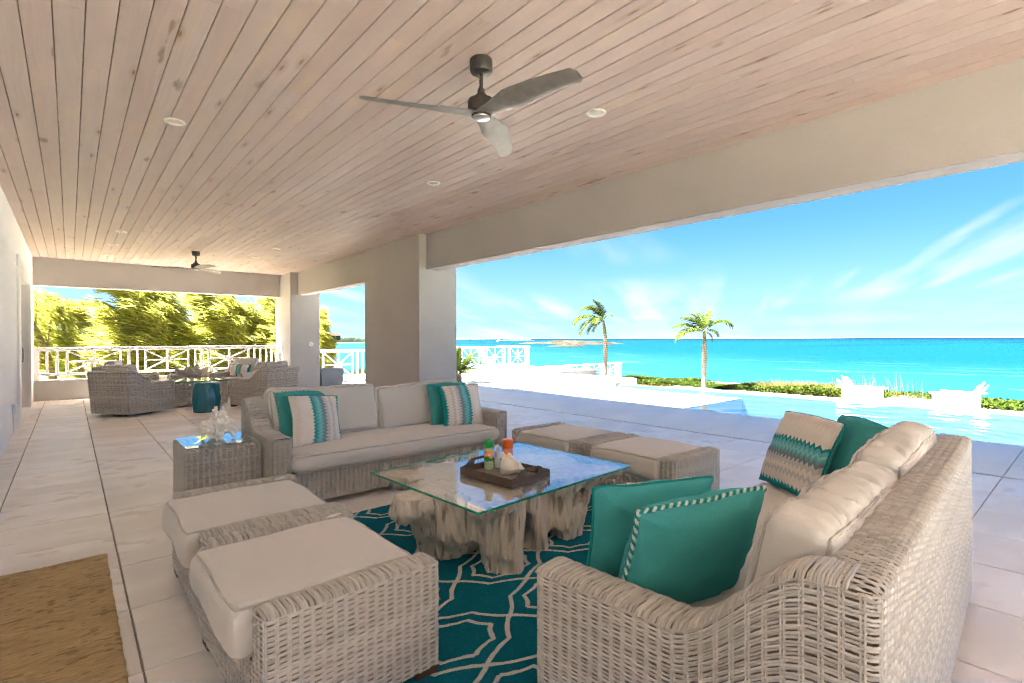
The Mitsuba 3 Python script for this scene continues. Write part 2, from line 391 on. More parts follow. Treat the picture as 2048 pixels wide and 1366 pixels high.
# --- house wall with the sliding glass door, roof and the mass of the house behind
t = thing('house_wall', 'long pale plastered house wall on the left with a glass door near its end', 'wall')
D0, D1, DH = 10.86, 13.42, 2.36
mb = MB()
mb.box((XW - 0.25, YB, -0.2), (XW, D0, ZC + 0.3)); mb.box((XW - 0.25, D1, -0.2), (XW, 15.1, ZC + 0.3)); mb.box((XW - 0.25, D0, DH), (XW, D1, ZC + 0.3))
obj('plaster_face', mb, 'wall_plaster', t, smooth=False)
dk = obj('door_trim', MB().box((XW - .02, D0 - .36, 0.001), (XW + .03, D0 + .0, DH + .22), .006).box((XW - .02, D1, 0.001), (XW + .03, D1 + .40, DH + .22), .006).box((XW - .02, D0, DH), (XW + .03, D1, DH + .22), .006), 'white_paint', t)
mb = MB(); mid = (D0 + D1) / 2
for a, b, xo in ((D0, mid + .05, -.06), (mid - .05, D1, -.12)):
    mb.box((XW + xo - .04, a, .03), (XW + xo, a + .09, DH - .02), .004).box((XW + xo - .04, b - .09, .03), (XW + xo, b, DH - .02), .004)
    mb.box((XW + xo - .04, a + .09, .03), (XW + xo, b - .09, .16), .004).box((XW + xo - .04, a + .09, DH - .13), (XW + xo, b - .09, DH - .02), .004)
dr_ = obj('door', mb, 'white_paint', t)
for a, b, xo in ((D0, mid + .05, -.08), (mid - .05, D1, -.14)):
    obj('pane', MB().add([(XW + xo, a + .08, .15), (XW + xo, b - .08, .15), (XW + xo, b - .08, DH - .12), (XW + xo, a + .08, DH - .12)], [[0, 1, 2, 3]]), 'pane_glass', dr_, smooth=False)
obj('handle', MB().tube([(XW - .055, D0 + 1.33, .92), (XW - .02, D0 + 1.33, .94), (XW - .02, D0 + 1.33, 1.16), (XW - .055, D0 + 1.33, 1.18)], .009, 8), 'dark_metal', dr_)
obj('threshold', MB().box((XW - .2, D0, -.005), (XW + .02, D1, .028), .004), 'white_paint', t)
mb = MB()
mb.box((XW - 9.5, YB, -.3), (XW - 9.3, 15.1, 4.2)).box((XW - 9.5, 14.9, -.3), (XW - .26, 15.1, 4.2)).box((XW - 9.5, YB, -.3), (XW - .26, YB + .2, 4.2)).box((XW - 9.6, YB - .1, 4.2), (XW - .04, 15.2, 4.4)).box((XW - .25, YB, ZC + .3), (XW - .05, 15.1, 4.2)).box((XW - 9.3, YB + .2, -.28), (XW - .26, 14.9, -.2))
single('house', mb, 'plaster', 'pale plastered house rising behind the terrace wall', 'house', smooth=False)
mb = MB(); mb.box((XW - .05, YB - .1, ZC + .022), (6.5, 15.6, ZC + .36))  # unseen seaward overhang lengthened so its shadow covers the patio
single('porch_roof', mb, 'plaster', 'flat roof slab over the covered terrace', 'roof', smooth=False)
t = thing('wall_outlet', 'small white weatherproof outlet cover low on the left wall beside the door', 'outlet')
obj('cover', MB().box((XW, 9.60, .30), (XW + .05, 9.80, .43), .012), 'white_paint', t)
obj('conduit', MB().tube([(XW + .012, 9.70, .30), (XW + .012, 9.70, .02)], .011, 8), 'white_paint', t)

# --- end wall: beam, parapet; seaward beams and piers
single('end_beam', MB().box((XW, YE, ZB - .005), (XC - .06, YE + .28, ZC + .01), .006), 'plaster', 'plastered beam across the far end of the terrace above the railing', 'beam')
single('parapet', MB().box((XW, YE, -.15), (XC - .06, YE + .22, .44), .008), 'plaster', 'low plastered parapet under the far end railing', 'wall')
single('sea_beam', MB().box((XC + .14, YB, ZB), (XC + .40, 7.55, ZC + .01), .006), 'plaster', 'long plastered beam over the wide sea opening at right', 'beam')
single('sea_beam', MB().box((XC + .14, 9.65, ZB), (XC + .40, 14.05, ZC + .01), .006), 'plaster', 'short plastered beam between the two white piers', 'beam')
single('pier', MB().box((XC, 7.55, -.008), (XC + .76, 9.65, ZC + .01), .010), 'plaster', 'thick plastered pier in the middle, at the left end of the sea view', 'column')
f_ = single('pier', MB().box((XC - .05, 14.05, -.008), (XC + .73, 15.3, ZC + .01), .010), 'plaster', 'far plastered pier at the corner of the railing with a round wall plate', 'column')
single('wall_plate', MB().lathe([(0.0, .014), (.05, .014), (.062, .008), (.064, 0)], n=24), 'white_paint', 'small round white plate on the far pier', 'wall plate', M=mat(0, (4.94, 14.048, 1.18), rx=90))

single('pier', MB().box((XC, YB, -.008), (XC + .5, YB + .5, ZC + .01), .010), 'plaster', 'square plastered pier at the open end of the roof behind the camera', 'column')
# --- raised pool: basin, shelf, coping, water
Y0, YS = 10.14, 6.1
PX0, PX1 = 8.66, 13.05
mb = MB()
mb.box((PX0 - .1, -30, -1.6), (PX0, YS, -.011)).box((PX1, -30, -1.6), (PX1 + .14, Y0, WATER - .012)).box((PX0, -30, -1.6), (PX1, YS, -1.4))
struct('pool_basin', mb, 'pool_plaster', smooth=False)
mb = MB()
mb.box((PX0 - .1, YS, -1.6), (PX1, Y0, -.24)).box((PX0 - .12, YS, -.24), (PX0 - .001, Y0, -.0115))
struct('pool_shelf', mb, 'pool_shelf', smooth=False)
mb = MB()
wx, wy = np.meshgrid(np.linspace(PX0, PX1 + .03, 100), np.r_[-30, -12, np.linspace(-4, Y0, 330)], indexing='ij')
rip = meshkit.noise(np.stack([wx * 3.1 + wy * .8, wy * 2.3, 0 * wx], -1), 31) - .5 + .55 * (meshkit.noise(np.stack([wx * 6.7 - wy * 1.9, wy * 5.6, 0 * wx + 4], -1), 32) - .5)
mb.grid(np.stack([wx, wy, WATER + .014 * rip * (wy > -5)], -1))
struct('pool_water', mb, 'pool_sheet', smooth=True)
mb = MB(); mb.box((PX0 - .14, Y0, -1.7), (14.12, Y0 + .06, -.004), .004).box((12.35, Y0 - .035, -1.7), (14.125, Y0 - .001, -.004), .004).box((14.125, Y0 - .03, -1.7), (14.16, 16.2, -.004), .004)
single('deck_wall', mb, 'plaster', 'low plastered retaining wall between the sun deck and the pool', 'wall')
mb = MB(); mb.box((PX1 + .145, -30, -.9), (16.54, Y0 - .04, -.40), .01)
struct('lower_terrace', mb, 'pool_shelf', smooth=False)
mb = MB(); mb.box((14.17, Y0 - .03, -1.6), (26, 16.6, -1.0), .01)
struct('side_terrace', mb, 'pool_shelf', smooth=False)


# ================================================================== wicker, cushions, pillows
def f_wicker(p, n, uv):
    a = noise(p.x * 70, p.y * 70, p.z * 120)
    b = fbm(p.x * 3.0, p.y * 3.0, p.z * 3.0, 3)
    c = mix((0.40, 0.372, 0.338), (0.56, 0.53, 0.49), uv.x)
    return mix(c * 0.84, c * 1.06, 0.5 * a + 0.5 * b)
pr('wicker', f_wicker, 0.36, 0.6)
pr('wicker_shade', (0.17, 0.135, 0.105), 0.9, 0.1)  # shade of the hollow inside, put into the backing colour
pr('foot_wood', (0.075, 0.040, 0.026), 0.55, 0.3)
weft = lambda p, s: noise(p.x * s, p.y * s, p.z * s)
pr('cushion', lambda p, n, uv: mix((0.55, 0.525, 0.49), (0.61, 0.585, 0.55), 0.6 * weft(p, 420.0) + 0.4 * fbm(p.x * 6, p.y * 6, p.z * 6, 2)), 0.9, 0.12, bump=lambda p, n, uv: weft(p, 500.0), scale=0.0006, eps=8e-4)
pr('piping_cloth', (0.47, 0.43, 0.385), 0.9, 0.1)
pr('teal_cloth', lambda p, n, uv: mix((0.045, 0.275, 0.27), (0.07, 0.345, 0.34), 0.7 * weft(p, 380.0) + 0.3 * fbm(p.x * 9, p.y * 9, p.z * 9, 2)), 0.88, 0.12, bump=lambda p, n, uv: weft(p, 450.0), scale=0.0006, eps=8e-4)
pr('rope_light', (0.50, 0.58, 0.53), 0.9, 0.1)
pr('teal_trim', (0.012, 0.215, 0.205), 0.85, 0.1)


def f_zig(p, n, uv):
    z = dr.abs(uv.y * 15.0 - dr.floor(uv.y * 15.0) - 0.5) * 0.11
    u = uv.x + z
    fine = 0.90 + 0.14 * weft(p, 400.0)
    white = mi.Color3f(0.72, 0.67, 0.62); sand = mi.Color3f(0.60, 0.50, 0.43); lg = mi.Color3f(0.52, 0.51, 0.51); gr = mi.Color3f(0.19, 0.235, 0.27)
    t1 = mi.Color3f(0.01, 0.25, 0.265); t2 = mi.Color3f(0.10, 0.42, 0.44); t3 = mi.Color3f(0.24, 0.52, 0.53)
    c = mix(white, sand, 0.45 * smoothstep(0.03, 0.10, u) * smoothstep(0.20, 0.12, u))
    for a, col in ((0.40, t1), (0.445, t2), (0.50, t3), (0.545, t2), (0.585, gr), (0.645, lg), (0.72, white), (0.79, lg), (0.84, white), (0.965, t1)):
        c = dr.select(u > a, col, c)
    return c * fine
pr('zigzag_cloth', f_zig, 0.88, 0.12, bump=lambda p, n, uv: weft(p, 330.0), scale=0.0008, eps=8e-4)


def weave(m, P, Lu, Lv, pitch, stake, amp=0.0029, t=0.0036, stakes=True, flip=False, seed=0, fill=0.87, res=3):
    """strands along u, woven over and under pairs of stakes along v, on the surface P(u, v)"""
    r_ = np.random.default_rng(seed + 17)
    n = max(2, int(round(Lv / pitch))); ns = max(1, int(round(Lu / stake))); K = ns * res + 1
    u = np.linspace(0, 1, K)[None, :]; v = ((np.arange(n) + 0.5) / n)[:, None]
    v = v + r_.normal(0, 0.10, (n, 1)) / n
    def frame(u, v):
        e = 1e-3
        du = P(np.minimum(u + e, 1), v) - P(np.maximum(u - e, 0), v); dv = P(u, np.minimum(v + e, 1)) - P(u, np.maximum(v - e, 0))
        N = np.cross(du, dv); N /= np.linalg.norm(N, axis=-1, keepdims=True) + 1e-12
        V = np.linalg.norm(dv, axis=-1, keepdims=True); V = dv / (V + 1e-12)
        return (-N if flip else N), V
    U, V_ = np.broadcast_arrays(u, v)
    X = P(U, V_); N, D = frame(U, V_)
    wid = np.linalg.norm(P(U, np.minimum(V_ + .5 / n, 1)) - P(U, np.maximum(V_ - .5 / n, 0)), axis=-1, keepdims=True)
    wid = np.minimum(np.maximum(wid, pitch * .35), pitch * 1.25) * fill
    off = (amp * np.cos(math.pi * (U * ns + np.arange(n)[:, None])))[..., None] + r_.normal(0, amp * .12, (n, K, 1))
    cs = [(-.5, -.75), (-.30, .12), (0.0, .40), (.30, .12), (.5, -.75)] if t > .004 and pitch < .016 else [(-.5, -.6), (-.18, .4), (.18, .4), (.5, -.6)]
    Q = np.stack([X + N * (off + t * h) + D * (wid * w) for w, h in cs], 2)          # n, K, 4, 3
    c4 = len(cs)
    i, j, k = np.meshgrid(np.arange(n), np.arange(K - 1), np.arange(c4 - 1), indexing='ij')
    at = lambda j, k: (i * K + j) * c4 + k
    f = np.stack([at(j, k), at(j + 1, k), at(j + 1, k + 1), at(j, k + 1)], -1).reshape(-1, 4)
    if flip: f = f[:, ::-1]
    tone = np.repeat(r_.random(n), K * c4)
    m.add(Q.reshape(-1, 3), f, np.stack([tone, tone], 1))
    if stakes:
        Ku = max(3, int(Lv / 0.05) + 2)
        vv = np.linspace(0, 1, Ku)[None, :]
        uu = np.array([(k + .5 + s) / ns for k in range(ns) for s in (-.10, .10)])[:, None]
        uu, vv = np.broadcast_arrays(np.clip(uu, 0, 1), vv)
        X = P(uu, vv); N, D = frame(uu, vv)
        A = np.cross(D, N); w = min(.0066, stake * .15)
        Q = np.stack([X + N * (h * 1.0 + amp * .10) + A * w * s for s, h in ((-.5, -.002), (-.15, .0022), (.15, .0022), (.5, -.002))], 2)
        i, j, k = np.meshgrid(np.arange(Q.shape[0]), np.arange(Ku - 1), np.arange(3), indexing='ij')
        at = lambda j, k: (i * Ku + j) * 4 + k
        f = np.stack([at(j, k), at(j, k + 1), at(j + 1, k + 1), at(j + 1, k)], -1).reshape(-1, 4)
        if not flip: f = f[:, ::-1]
        m.add(Q.reshape(-1, 3), f, np.full((Q.size // 3, 2), .75))
def lining(m, P, nu, nv, off=0.0085, flip=False):  # added dark sheet behind the weave so its gaps look shaded
    u, v = np.meshgrid(np.linspace(0, 1, nu), np.linspace(0, 1, nv), indexing='ij')
    e = 1e-3
    N = np.cross(P(np.minimum(u + e, 1), v) - P(np.maximum(u - e, 0), v), P(u, np.minimum(v + e, 1)) - P(u, np.maximum(v - e, 0)))
    N /= np.linalg.norm(N, axis=-1, keepdims=True) + 1e-12
    m.grid(P(u, v) - (-N if flip else N) * off)
def round_path(pts, r, closed=False, n=5):
    """plan path with its corners rounded; returns a function of the fraction of length, and the length"""
    pts = [np.asarray(p, float) for p in pts]; out = []
    N = len(pts)
    for k in range(N):
        if not closed and k in (0, N - 1): out.append(pts[k]); continue
        a, b, c = pts[k - 1], pts[k], pts[(k + 1) % N]
        d1 = (a - b) / np.linalg.norm(a - b); d2 = (c - b) / np.linalg.norm(c - b)
        for s in np.linspace(0, 1, n):
            out.append((b + d1 * r) * (1 - s) ** 2 + 2 * b * s * (1 - s) * 1.0 + (b + d2 * r) * s ** 2)
    if closed: out.append(out[0])
    out = np.array(out); s = np.r_[0, np.cumsum(np.linalg.norm(np.diff(out, axis=0), axis=1))]
    fn = lambda u: np.stack([np.interp(u * s[-1], s, out[:, 0]), np.interp(u * s[-1], s, out[:, 1])], -1)
    return fn, s[-1]
def wall_patch(path, zlo, zhi):
    """vertical wall over a plan path, from zlo up to zhi(xy)"""
    def P(u, v):
        q = path(u); zt = zhi(q) if callable(zhi) else zhi
        zl = zlo(q) if callable(zlo) else zlo
        return np.concatenate([q, (zl + (zt - zl) * v)[..., None]], -1)
    return P


def cushion_mesh(hx, hy, hz, r=0.03, bulge=0.02, side=0.012, n=28, wr=0.0, seed=0, gather=0.0, sag=0.0):
    """soft box cushion round the origin, thickness along z; (mesh, piping mesh)"""
    h = np.array([hx, hy, hz])
    def deform(p):
        a = p * h
        c = np.clip(a, -(h - r), h - r); d = a - c
        L = np.linalg.norm(d, axis=-1, keepdims=True)
        q = c + d / np.maximum(L, 1e-9) * np.minimum(np.abs(d).max(-1, keepdims=True), r)
        sx, sy, sz = p[..., 0], p[..., 1], p[..., 2]
        q[..., 2] += np.sign(sz) * bulge * np.abs(sz) ** 1.5 * (1 - sx ** 2) ** .6 * (1 - sy ** 2) ** .6
        q[..., 0] += np.sign(sx) * side * np.abs(sx) ** 3 * (1 - sz ** 2)
        q[..., 1] += np.sign(sy) * side * np.abs(sy) ** 3 * (1 - sz ** 2)
        # corners drawn in a little, edges wavering
        q[..., 0] += 0.006 * np.sin(sy * 3.1 + seed) * np.abs(sx); q[..., 1] += 0.006 * np.sin(sx * 4.3 + 2 * seed) * np.abs(sy)
        q[..., 2] += sag * (sx ** 2 - .5)
        if wr:
            e = np.maximum(np.abs(sx) ** 4, np.abs(sy) ** 4)
            w1 = meshkit.fbm(np.stack([q[..., 0] * 9 + seed, q[..., 1] * 9, q[..., 2] * 9], -1), 3, seed) - .5
            q = q + (q / (np.linalg.norm(q, axis=-1, keepdims=True) + 1e-9)) * (wr * w1)[..., None]
        if gather:
            # pleats drawn from the long seams: creases running across the boxing
            w2 = meshkit.noise(np.stack([q[..., 0] * 38 + 6 * meshkit.noise(q * 7.0 + seed, 5), q[..., 2] * 2.5, q[..., 1] * 3.0], -1), seed + 3) 
            w2 = np.abs(2 * w2 - 1) ** .8 - .5
            k = np.clip((np.abs(sy) - .55) / .4, 0, 1) ** 1.2 * (1 - .75 * np.abs(sx) ** 6)
            dirn = np.stack([0 * sx, np.sign(sy) * (np.abs(sy) > .98), np.sign(sz) * (np.abs(sy) <= .98)], -1)
            q = q + dirn * (gather * w2 * k)[..., None]
        return q
    lin = np.linspace(-1, 1, n)
    lin = np.sign(lin) * (1 - (1 - np.abs(lin)) ** 1.35)
    A, B = np.meshgrid(lin, lin, indexing='ij'); O = np.ones_like(A)
    nz = max(8, n // 3); lz = np.linspace(-1, 1, nz)
    A2, B2 = np.meshgrid(lin, lz, indexing='ij'); O2 = np.ones_like(A2)
    m = MB()
    for p, fl in ((np.stack([A, B, O], -1), False), (np.stack([A, B, -O], -1), True), (np.stack([A2, O2, B2], -1), True), (np.stack([A2, -O2, B2], -1), False), (np.stack([O2, A2, B2], -1), False), (np.stack([-O2, A2, B2], -1), True)):
        v, f = gridf(deform(p)); m.add(v, f[:, ::-1] if fl else f)
    tm = trimesh.Trimesh(*m.mesh(), process=False); tm.merge_vertices(digits_vertex=5)
    pm = MB(); s = np.linspace(-1, 1, 40)[:-1]
    ring = np.vstack([np.stack([s, -1 + 0 * s], 1), np.stack([1 + 0 * s, s], 1), np.stack([-s, 1 + 0 * s], 1), np.stack([-1 + 0 * s, -s], 1)])
    for z in (1, -1):
        q = deform(np.column_stack([ring, np.full(len(ring), z)]))
        q = (q + np.roll(q, 1, 0) + np.roll(q, -1, 0)) / 3
        q += np.stack([ring[:, 0], ring[:, 1], 0 * ring[:, 0] + z], 1) * .0015
        pm.tube(q, .0048, 6, closed=True)
    return (np.array(tm.vertices), np.array(tm.faces)), pm


def pillow_mesh(w, h, t=0.075, n=36, seed=0, u0=0.0, u1=1.0, along='x', slump=0.02):
    """stuffed square pillow in the xz plane, its front to -y: (front mesh + uv, back mesh, edge curve)"""
    s = np.sin(np.linspace(-1, 1, n) * np.pi / 2)
    S, Q = np.meshgrid(s, s, indexing='ij')
    def outline(S, Q):
        x = S * w / 2 * (1 - .075 * (1 - Q ** 2) * np.abs(S)); z = Q * h / 2 * (1 - .075 * (1 - S ** 2) * np.abs(Q))
        nz = meshkit.fbm(np.stack([x * 5 + seed, z * 5, 0 * x], -1), 2, seed) - .5
        return x + .012 * nz * np.abs(S), z + .02 * nz * np.abs(Q) - slump * (S ** 2) * (Q > 0) * Q
    X, Z = outline(S, Q)
    th = t * np.clip((1 - S ** 2) * (1 - Q ** 2), 0, 1) ** .42
    wrk = .026 * (meshkit.fbm(np.stack([X * 10 + seed * 3, Z * 10, X * 0 + 1], -1), 3, seed) - .5)
    rad = .013 * (meshkit.noise(np.stack([np.arctan2(Q, S) * 7, np.hypot(S, Q) * 1.5, 0 * S + seed], -1), seed) - .5) * np.clip((S ** 2 + Q ** 2), 0, 1.4)
    th2 = th + (wrk + rad) * (th > .004) * np.clip((1 - np.maximum(np.abs(S), np.abs(Q))) * 8, 0, 1)
    F = np.stack([X, -th2, Z], -1); Bk = np.stack([X, th2 * .95, Z], -1)
    a = (S + 1) / 2 if along == 'x' else (1 - Q) / 2
    b = (Q + 1) / 2 if along == 'x' else (S + 1) / 2
    uv = np.stack([u0 + (u1 - u0) * a, b], -1).reshape(-1, 2)
    fm, bm = MB(), MB()
    v, f = gridf(F); fm.add(v, f, uv)
    v, f = gridf(Bk); bm.add(v, f[:, ::-1])
    k = np.linspace(-1, 1, 46)[:-1]
    rs = np.r_[k, 1 + 0 * k, -k, -1 + 0 * k]; rq = np.r_[-1 + 0 * k, k, 1 + 0 * k, -k]
    ex_, ez_ = outline(rs, rq)
    return fm, bm, np.stack([ex_, 0 * ex_, ez_], 1)


def wicker_seat(name, label, cat, L, D, group, M, za=.565, zb=.80, aw=.145, pitch=.0090, stake=.037, n=44, cush=2, coarse=False, seed=0, back_lean=12, gather=.011, swivel=False, rake=0.0):
    """sofa or armchair: front at y = 0, back at y = D, x from 0 to L"""
    t = thing(name, label, cat, group)
    bw = .12
    y0, y1 = .50 * D, .875 * D
    def prof(y):
        s = np.clip((y - y0) / (y1 - y0), 0, 1); return za + (zb - za) * s * s * (3 - 2 * s)
    ztop = lambda q: prof(q[..., 1]) - .006
    lo = .045
    W, Ln = MB(), MB()
    path, PL = round_path([(aw, D - bw), (aw, 0), (0, 0), (0, D), (L, D), (L, 0), (L - aw, 0), (L - aw, D - bw)], .028)
    P = wall_patch(path, lo, ztop)
    if rake:
        P0 = P
        def P(u, v):
            q = P0(u, v); q[..., 1] += rake * (q[..., 2] - .4) * np.clip((q[..., 1] - .7 * D) / (.3 * D), 0, 1); return q
    weave(W, P, PL, .76, pitch, stake, stakes=True, flip=True, seed=seed)
    lining(Ln, P, 160, 3, flip=True)
    # arm tops: strands run over the arm, in shallow humps
    for s, xa in ((1, 0.0), (-1, L)):
        def P2(u, v, s=s, xa=xa):
            w = 2 * v - 1
            x = xa + s * (aw / 2 + w * aw / 2)
            y = u * (D - bw * .45)
            z = prof(y) + .004 - .016 * np.abs(w) ** 6 + .0035 * np.abs(np.sin(np.pi * y / .052))
            return np.stack([x, y + 0 * x, z], -1)
        P2b = lambda u, v, P2=P2: P2(v, u)
        weave(W, P2b, aw, D, pitch * .85, .05, stakes=False, flip=(s < 0), seed=seed + 1, amp=.0012, fill=.9)
        lining(Ln, P2b, 5, 40, flip=(s < 0))
    def P3(u, v):
        w = 2 * v - 1
        return np.stack([u * L + 0 * v, D - bw / 2 + w * bw / 2 + (rake * (zb - .4)) + 0 * u, zb + .004 - .014 * np.abs(w) ** 6 - .020 * np.abs(2 * u - 1) ** 60], -1)
    P3b = lambda u, v: P3(v, u)
    weave(W, P3b, bw, L, pitch * 1.2, .022, stakes=False, flip=True, seed=seed + 2, amp=.0032, res=4)
    lining(Ln, P3b, 5, 40, flip=True)
    # seat front and the hidden deck and back
    P4 = wall_patch(lambda u: np.stack([aw + u * (L - 2 * aw), .022 + 0 * u], -1), lo, .285)
    weave(W, P4, L - 2 * aw, .24, pitch, stake, flip=False, seed=seed + 3)
    Ln.box((aw - .005, .034, lo + .01), (L - aw + .005, D - bw, .285)).box((aw - .008, D - bw + .006, .28), (L - aw + .008, D - .03, zb - .02))
    obj('frame', W, 'wicker', t, smooth=True, uv=True, M=M)
    obj('lining', Ln, 'wicker_shade', t, smooth=False, M=M)
    if swivel: obj('swivel_base', MB().lathe([(.0, .045), (.27, .045), (.30, .02), (.30, 0)], (L / 2, D / 2, 0), 28), 'dark_metal', t, M=M)
    else:
        for x, y in ((.05, .05), (L - .05, .05), (.05, D - .05), (L - .05, D - .05)): obj('foot', MB().box((x - .045, y - .045, 0), (x + .045, y + .045, lo + .004), .006), 'foot_wood', t, M=M)
    ix = L - 2 * aw
    cm, pm = cushion_mesh(ix / 2 - .002, (D - bw) / 2 + .015, .070, r=.05, bulge=.018, side=.016, n=n, wr=.012, seed=seed + 5, gather=gather * .6)
    Mc = M @ mat(0, (L / 2, (D - bw) / 2 - .03, .285 + .072))
    k = obj('seat_cushion', cm, 'cushion', t, smooth=True, M=Mc); obj('piping', pm, 'piping_cloth', k, smooth=True, M=Mc)
    cw = ix / cush
    for c in range(cush):
        hh = .215
        cm, pm = cushion_mesh(cw / 2 - (.011 if cush > 1 else 0), hh, .084, r=.045, bulge=.034, side=.012, n=n, wr=.012, seed=seed + 8 + c, gather=gather)
        Mc = M @ mat(0, (aw + cw * (c + .5), D - bw - .118, .425 + hh * .985 + (-.010 if c else .014)), rx=90 - back_lean) @ mat(2.0 if c else -.6)
        k = obj('back_cushion', cm, 'cushion', t, smooth=True, M=Mc); obj('piping', pm, 'piping_cloth', k, smooth=True, M=Mc)
    return t


def pillow(label, M, kind, w=.47, h=.47, group=None, seed=0, t=.08, rope=True, **k):
    fm, bm, edge = pillow_mesh(w, h, t, seed=seed, **k)
    key = thing('pillow', label, 'pillow', group)
    if kind == 'teal':
        obj('cover', MB().add(*fm.mesh()).add(*bm.mesh()), 'teal_cloth', key, smooth=True, M=M)
    else:
        obj('patterned_front', fm, 'zigzag_cloth', key, smooth=True, uv=True, M=M); obj('plain_back', bm, 'teal_cloth', key, smooth=True, M=M)
    if kind == 'teal' and rope:                                   # twisted two-tone cord round the edge
        e = smooth_path(edge, 520, closed=True); tt = np.roll(e, -1, 0) - np.roll(e, 1, 0); tt /= np.linalg.norm(tt, axis=1, keepdims=True)
        a = np.cross(tt, [0, 1, 0]); a /= np.linalg.norm(a, axis=1, keepdims=True)
        ph = np.arange(520) / 520 * 2 * np.pi * 62
        for off, m_, nm in ((0, 'teal_trim', 'cord'), (np.pi, 'rope_light', 'cord_strand')):
            obj(nm, MB().tube(e + (a * np.cos(ph + off)[:, None] + np.array([0, 1.0, 0]) * np.sin(ph + off)[:, None]) * .0042, .0052, 5, closed=True), m_, key, smooth=True, M=M)
    else: obj('piping', MB().tube(smooth_path(edge, 120, closed=True), .0055, 6, closed=True), 'teal_trim', key, smooth=True, M=M)
    return key


# ------------------------------------------------------------------ the two big sofas
SL, SD = 2.26, .91
M_far = mat(0, (1.115, 3.98, 0))
M_near = mat(184, (3.375, 1.35, 0))
wicker_seat('sofa', 'long grey wicker sofa facing the camera between the side table and the pier', 'sofa', SL, SD, None, M_far, seed=1)
wicker_seat('sofa', 'big wicker sofa in the right foreground seen from behind its arm', 'sofa', SL, SD, None, M_near, seed=2, n=110, gather=.034)
pillow('teal cord edged pillow behind the zigzag pillow at the long sofa\'s left end', M_far @ mat(6, (.44, .56, .625), rx=-17), 'teal', w=.5, h=.5, seed=3)
pillow('white and teal zigzag pillow at the left end of the long sofa', M_far @ mat(10, (.46, .40, .625), rx=-20) @ mat(0, ry=5), 'zig', seed=4, w=.45, h=.45)
pillow('teal pillow behind the zigzag pillow at the right end of the long sofa', M_far @ mat(-2, (1.86, .48, .635), rx=-15), 'teal', seed=5, w=.47, h=.46)
pillow('white and teal zigzag pillow at the right end of the long sofa', M_far @ mat(-6, (1.91, .32, .63), rx=-19), 'zig', seed=6, w=.47, h=.45, u0=1.02, u1=0.02)
pillow('large teal pillow with twisted cord edge in the near corner of the foreground sofa', M_near @ mat(-19, (1.87, .33, .600), rx=-20), 'teal', seed=7, w=.54, h=.45, t=.10)
pillow('pillow with teal back and patterned front leaning in front of the large corded pillow', M_near @ mat(-26, (1.84, .16, .600), rx=-14), 'zig', seed=8, w=.48, h=.45, t=.085)
pillow('sand and teal zigzag pillow propped at the far arm of the foreground sofa', M_near @ mat(52, (.27, .20, .655), rx=-24), 'zig', seed=9, w=.47, h=.47, along='z', t=.085)
pillow('teal pillow tucked behind the sand zigzag pillow on the foreground sofa', M_near @ mat(38, (.235, .43, .66), rx=-22), 'teal', seed=10, w=.46, h=.46, rope=False)


# ------------------------------------------------------------------ ottomans
def ottoman(label, M, group, seed=0, shift=-.03, n=36):
    t = thing('ottoman', label, 'ottoman', group)
    X, Y, aw, za, zl, lo = .645, .865, .12, .443, .265, .04
    W, Ln = MB(), MB()
    for yb in (0, Y - aw):
        path, PL = round_path([(0, yb), (X, yb), (X, yb + aw), (0, yb + aw)], .024, closed=True)
        P = wall_patch(path, zl - .002, za - .006); weave(W, P, PL, za - zl, .0090, .037, flip=False, seed=seed); lining(Ln, P, 50, 3)
        def P2(u, v, yb=yb):
            w = 2 * u - 1
            return np.stack([.004 + v * (X - .008) + 0 * u, yb + aw / 2 + w * aw / 2 + 0 * v, za + .003 - .016 * np.abs(w) ** 6 - .012 * np.abs(2 * v - 1) ** 24 + .0050 * np.abs(np.sin(np.pi * v * X / .054)) + 0 * u], -1)
        weave(W, P2, aw, X, .0100, .05, stakes=False, flip=True, seed=seed + 1, amp=.0012, fill=.9); lining(Ln, P2, 5, 60, flip=True)
    path, PL = round_path([(0, 0), (X, 0), (X, Y), (0, Y)], .024, closed=True)
    P = wall_patch(path, lo, zl); weave(W, P, PL, zl - lo, .0090, .037, flip=False, seed=seed + 2); lining(Ln, P, 60, 3)
    Ln.box((.012, .012, zl - .03), (X - .012, Y - .012, zl - .002))
    obj('frame', W, 'wicker', t, smooth=True, uv=True, M=M); obj('lining', Ln, 'wicker_shade', t, smooth=False, M=M)
    for x, y in ((.045, .055), (X - .06, .055), (.045, Y - .055), (X - .06, Y - .055)): obj('foot', MB().box((x - .04, y - .05, 0), (x + .055, y + .05, lo + .004), .006), 'foot_wood', t, M=M)
    cm, pm = cushion_mesh(X / 2 + .005, (Y - 2 * aw) / 2 - .004, .088, r=.032, bulge=.016, side=.014, n=n, wr=.010, seed=seed + 4, gather=0.0)
    Mc = M @ mat(0, (X / 2 + shift, Y / 2, zl + .090))
    k = obj('cushion', cm, 'cushion', t, smooth=True, M=Mc); obj('piping', pm, 'piping_cloth', k, smooth=True, M=Mc)
    tag = MB(); a = np.linspace(0, 1, 6)
    tag.grid(np.stack([np.stack([.22 + .045 * s + .03 * a, .62 + .10 * a * 0 + (Y - 2 * aw) / 2 - .62 - .02 * a, .09 + .016 * np.sin(a * 2.2)], -1) for s in (0, 1)], 0) * np.array([1, 1, 1]))
    obj('care_tag', tag, 'white_paint', k, smooth=True, M=Mc)
    return t
ottoman('wicker ottoman in the left foreground with a pale cushion, nearest the camera', mat(1.5, (.44, 1.675, 0)), None, seed=21, shift=-.045, n=56)
ottoman('wicker ottoman between the nearest ottoman and the glass topped side table', mat(.5, (.435, 2.545, 0)), None, seed=22, shift=-.045, n=44)
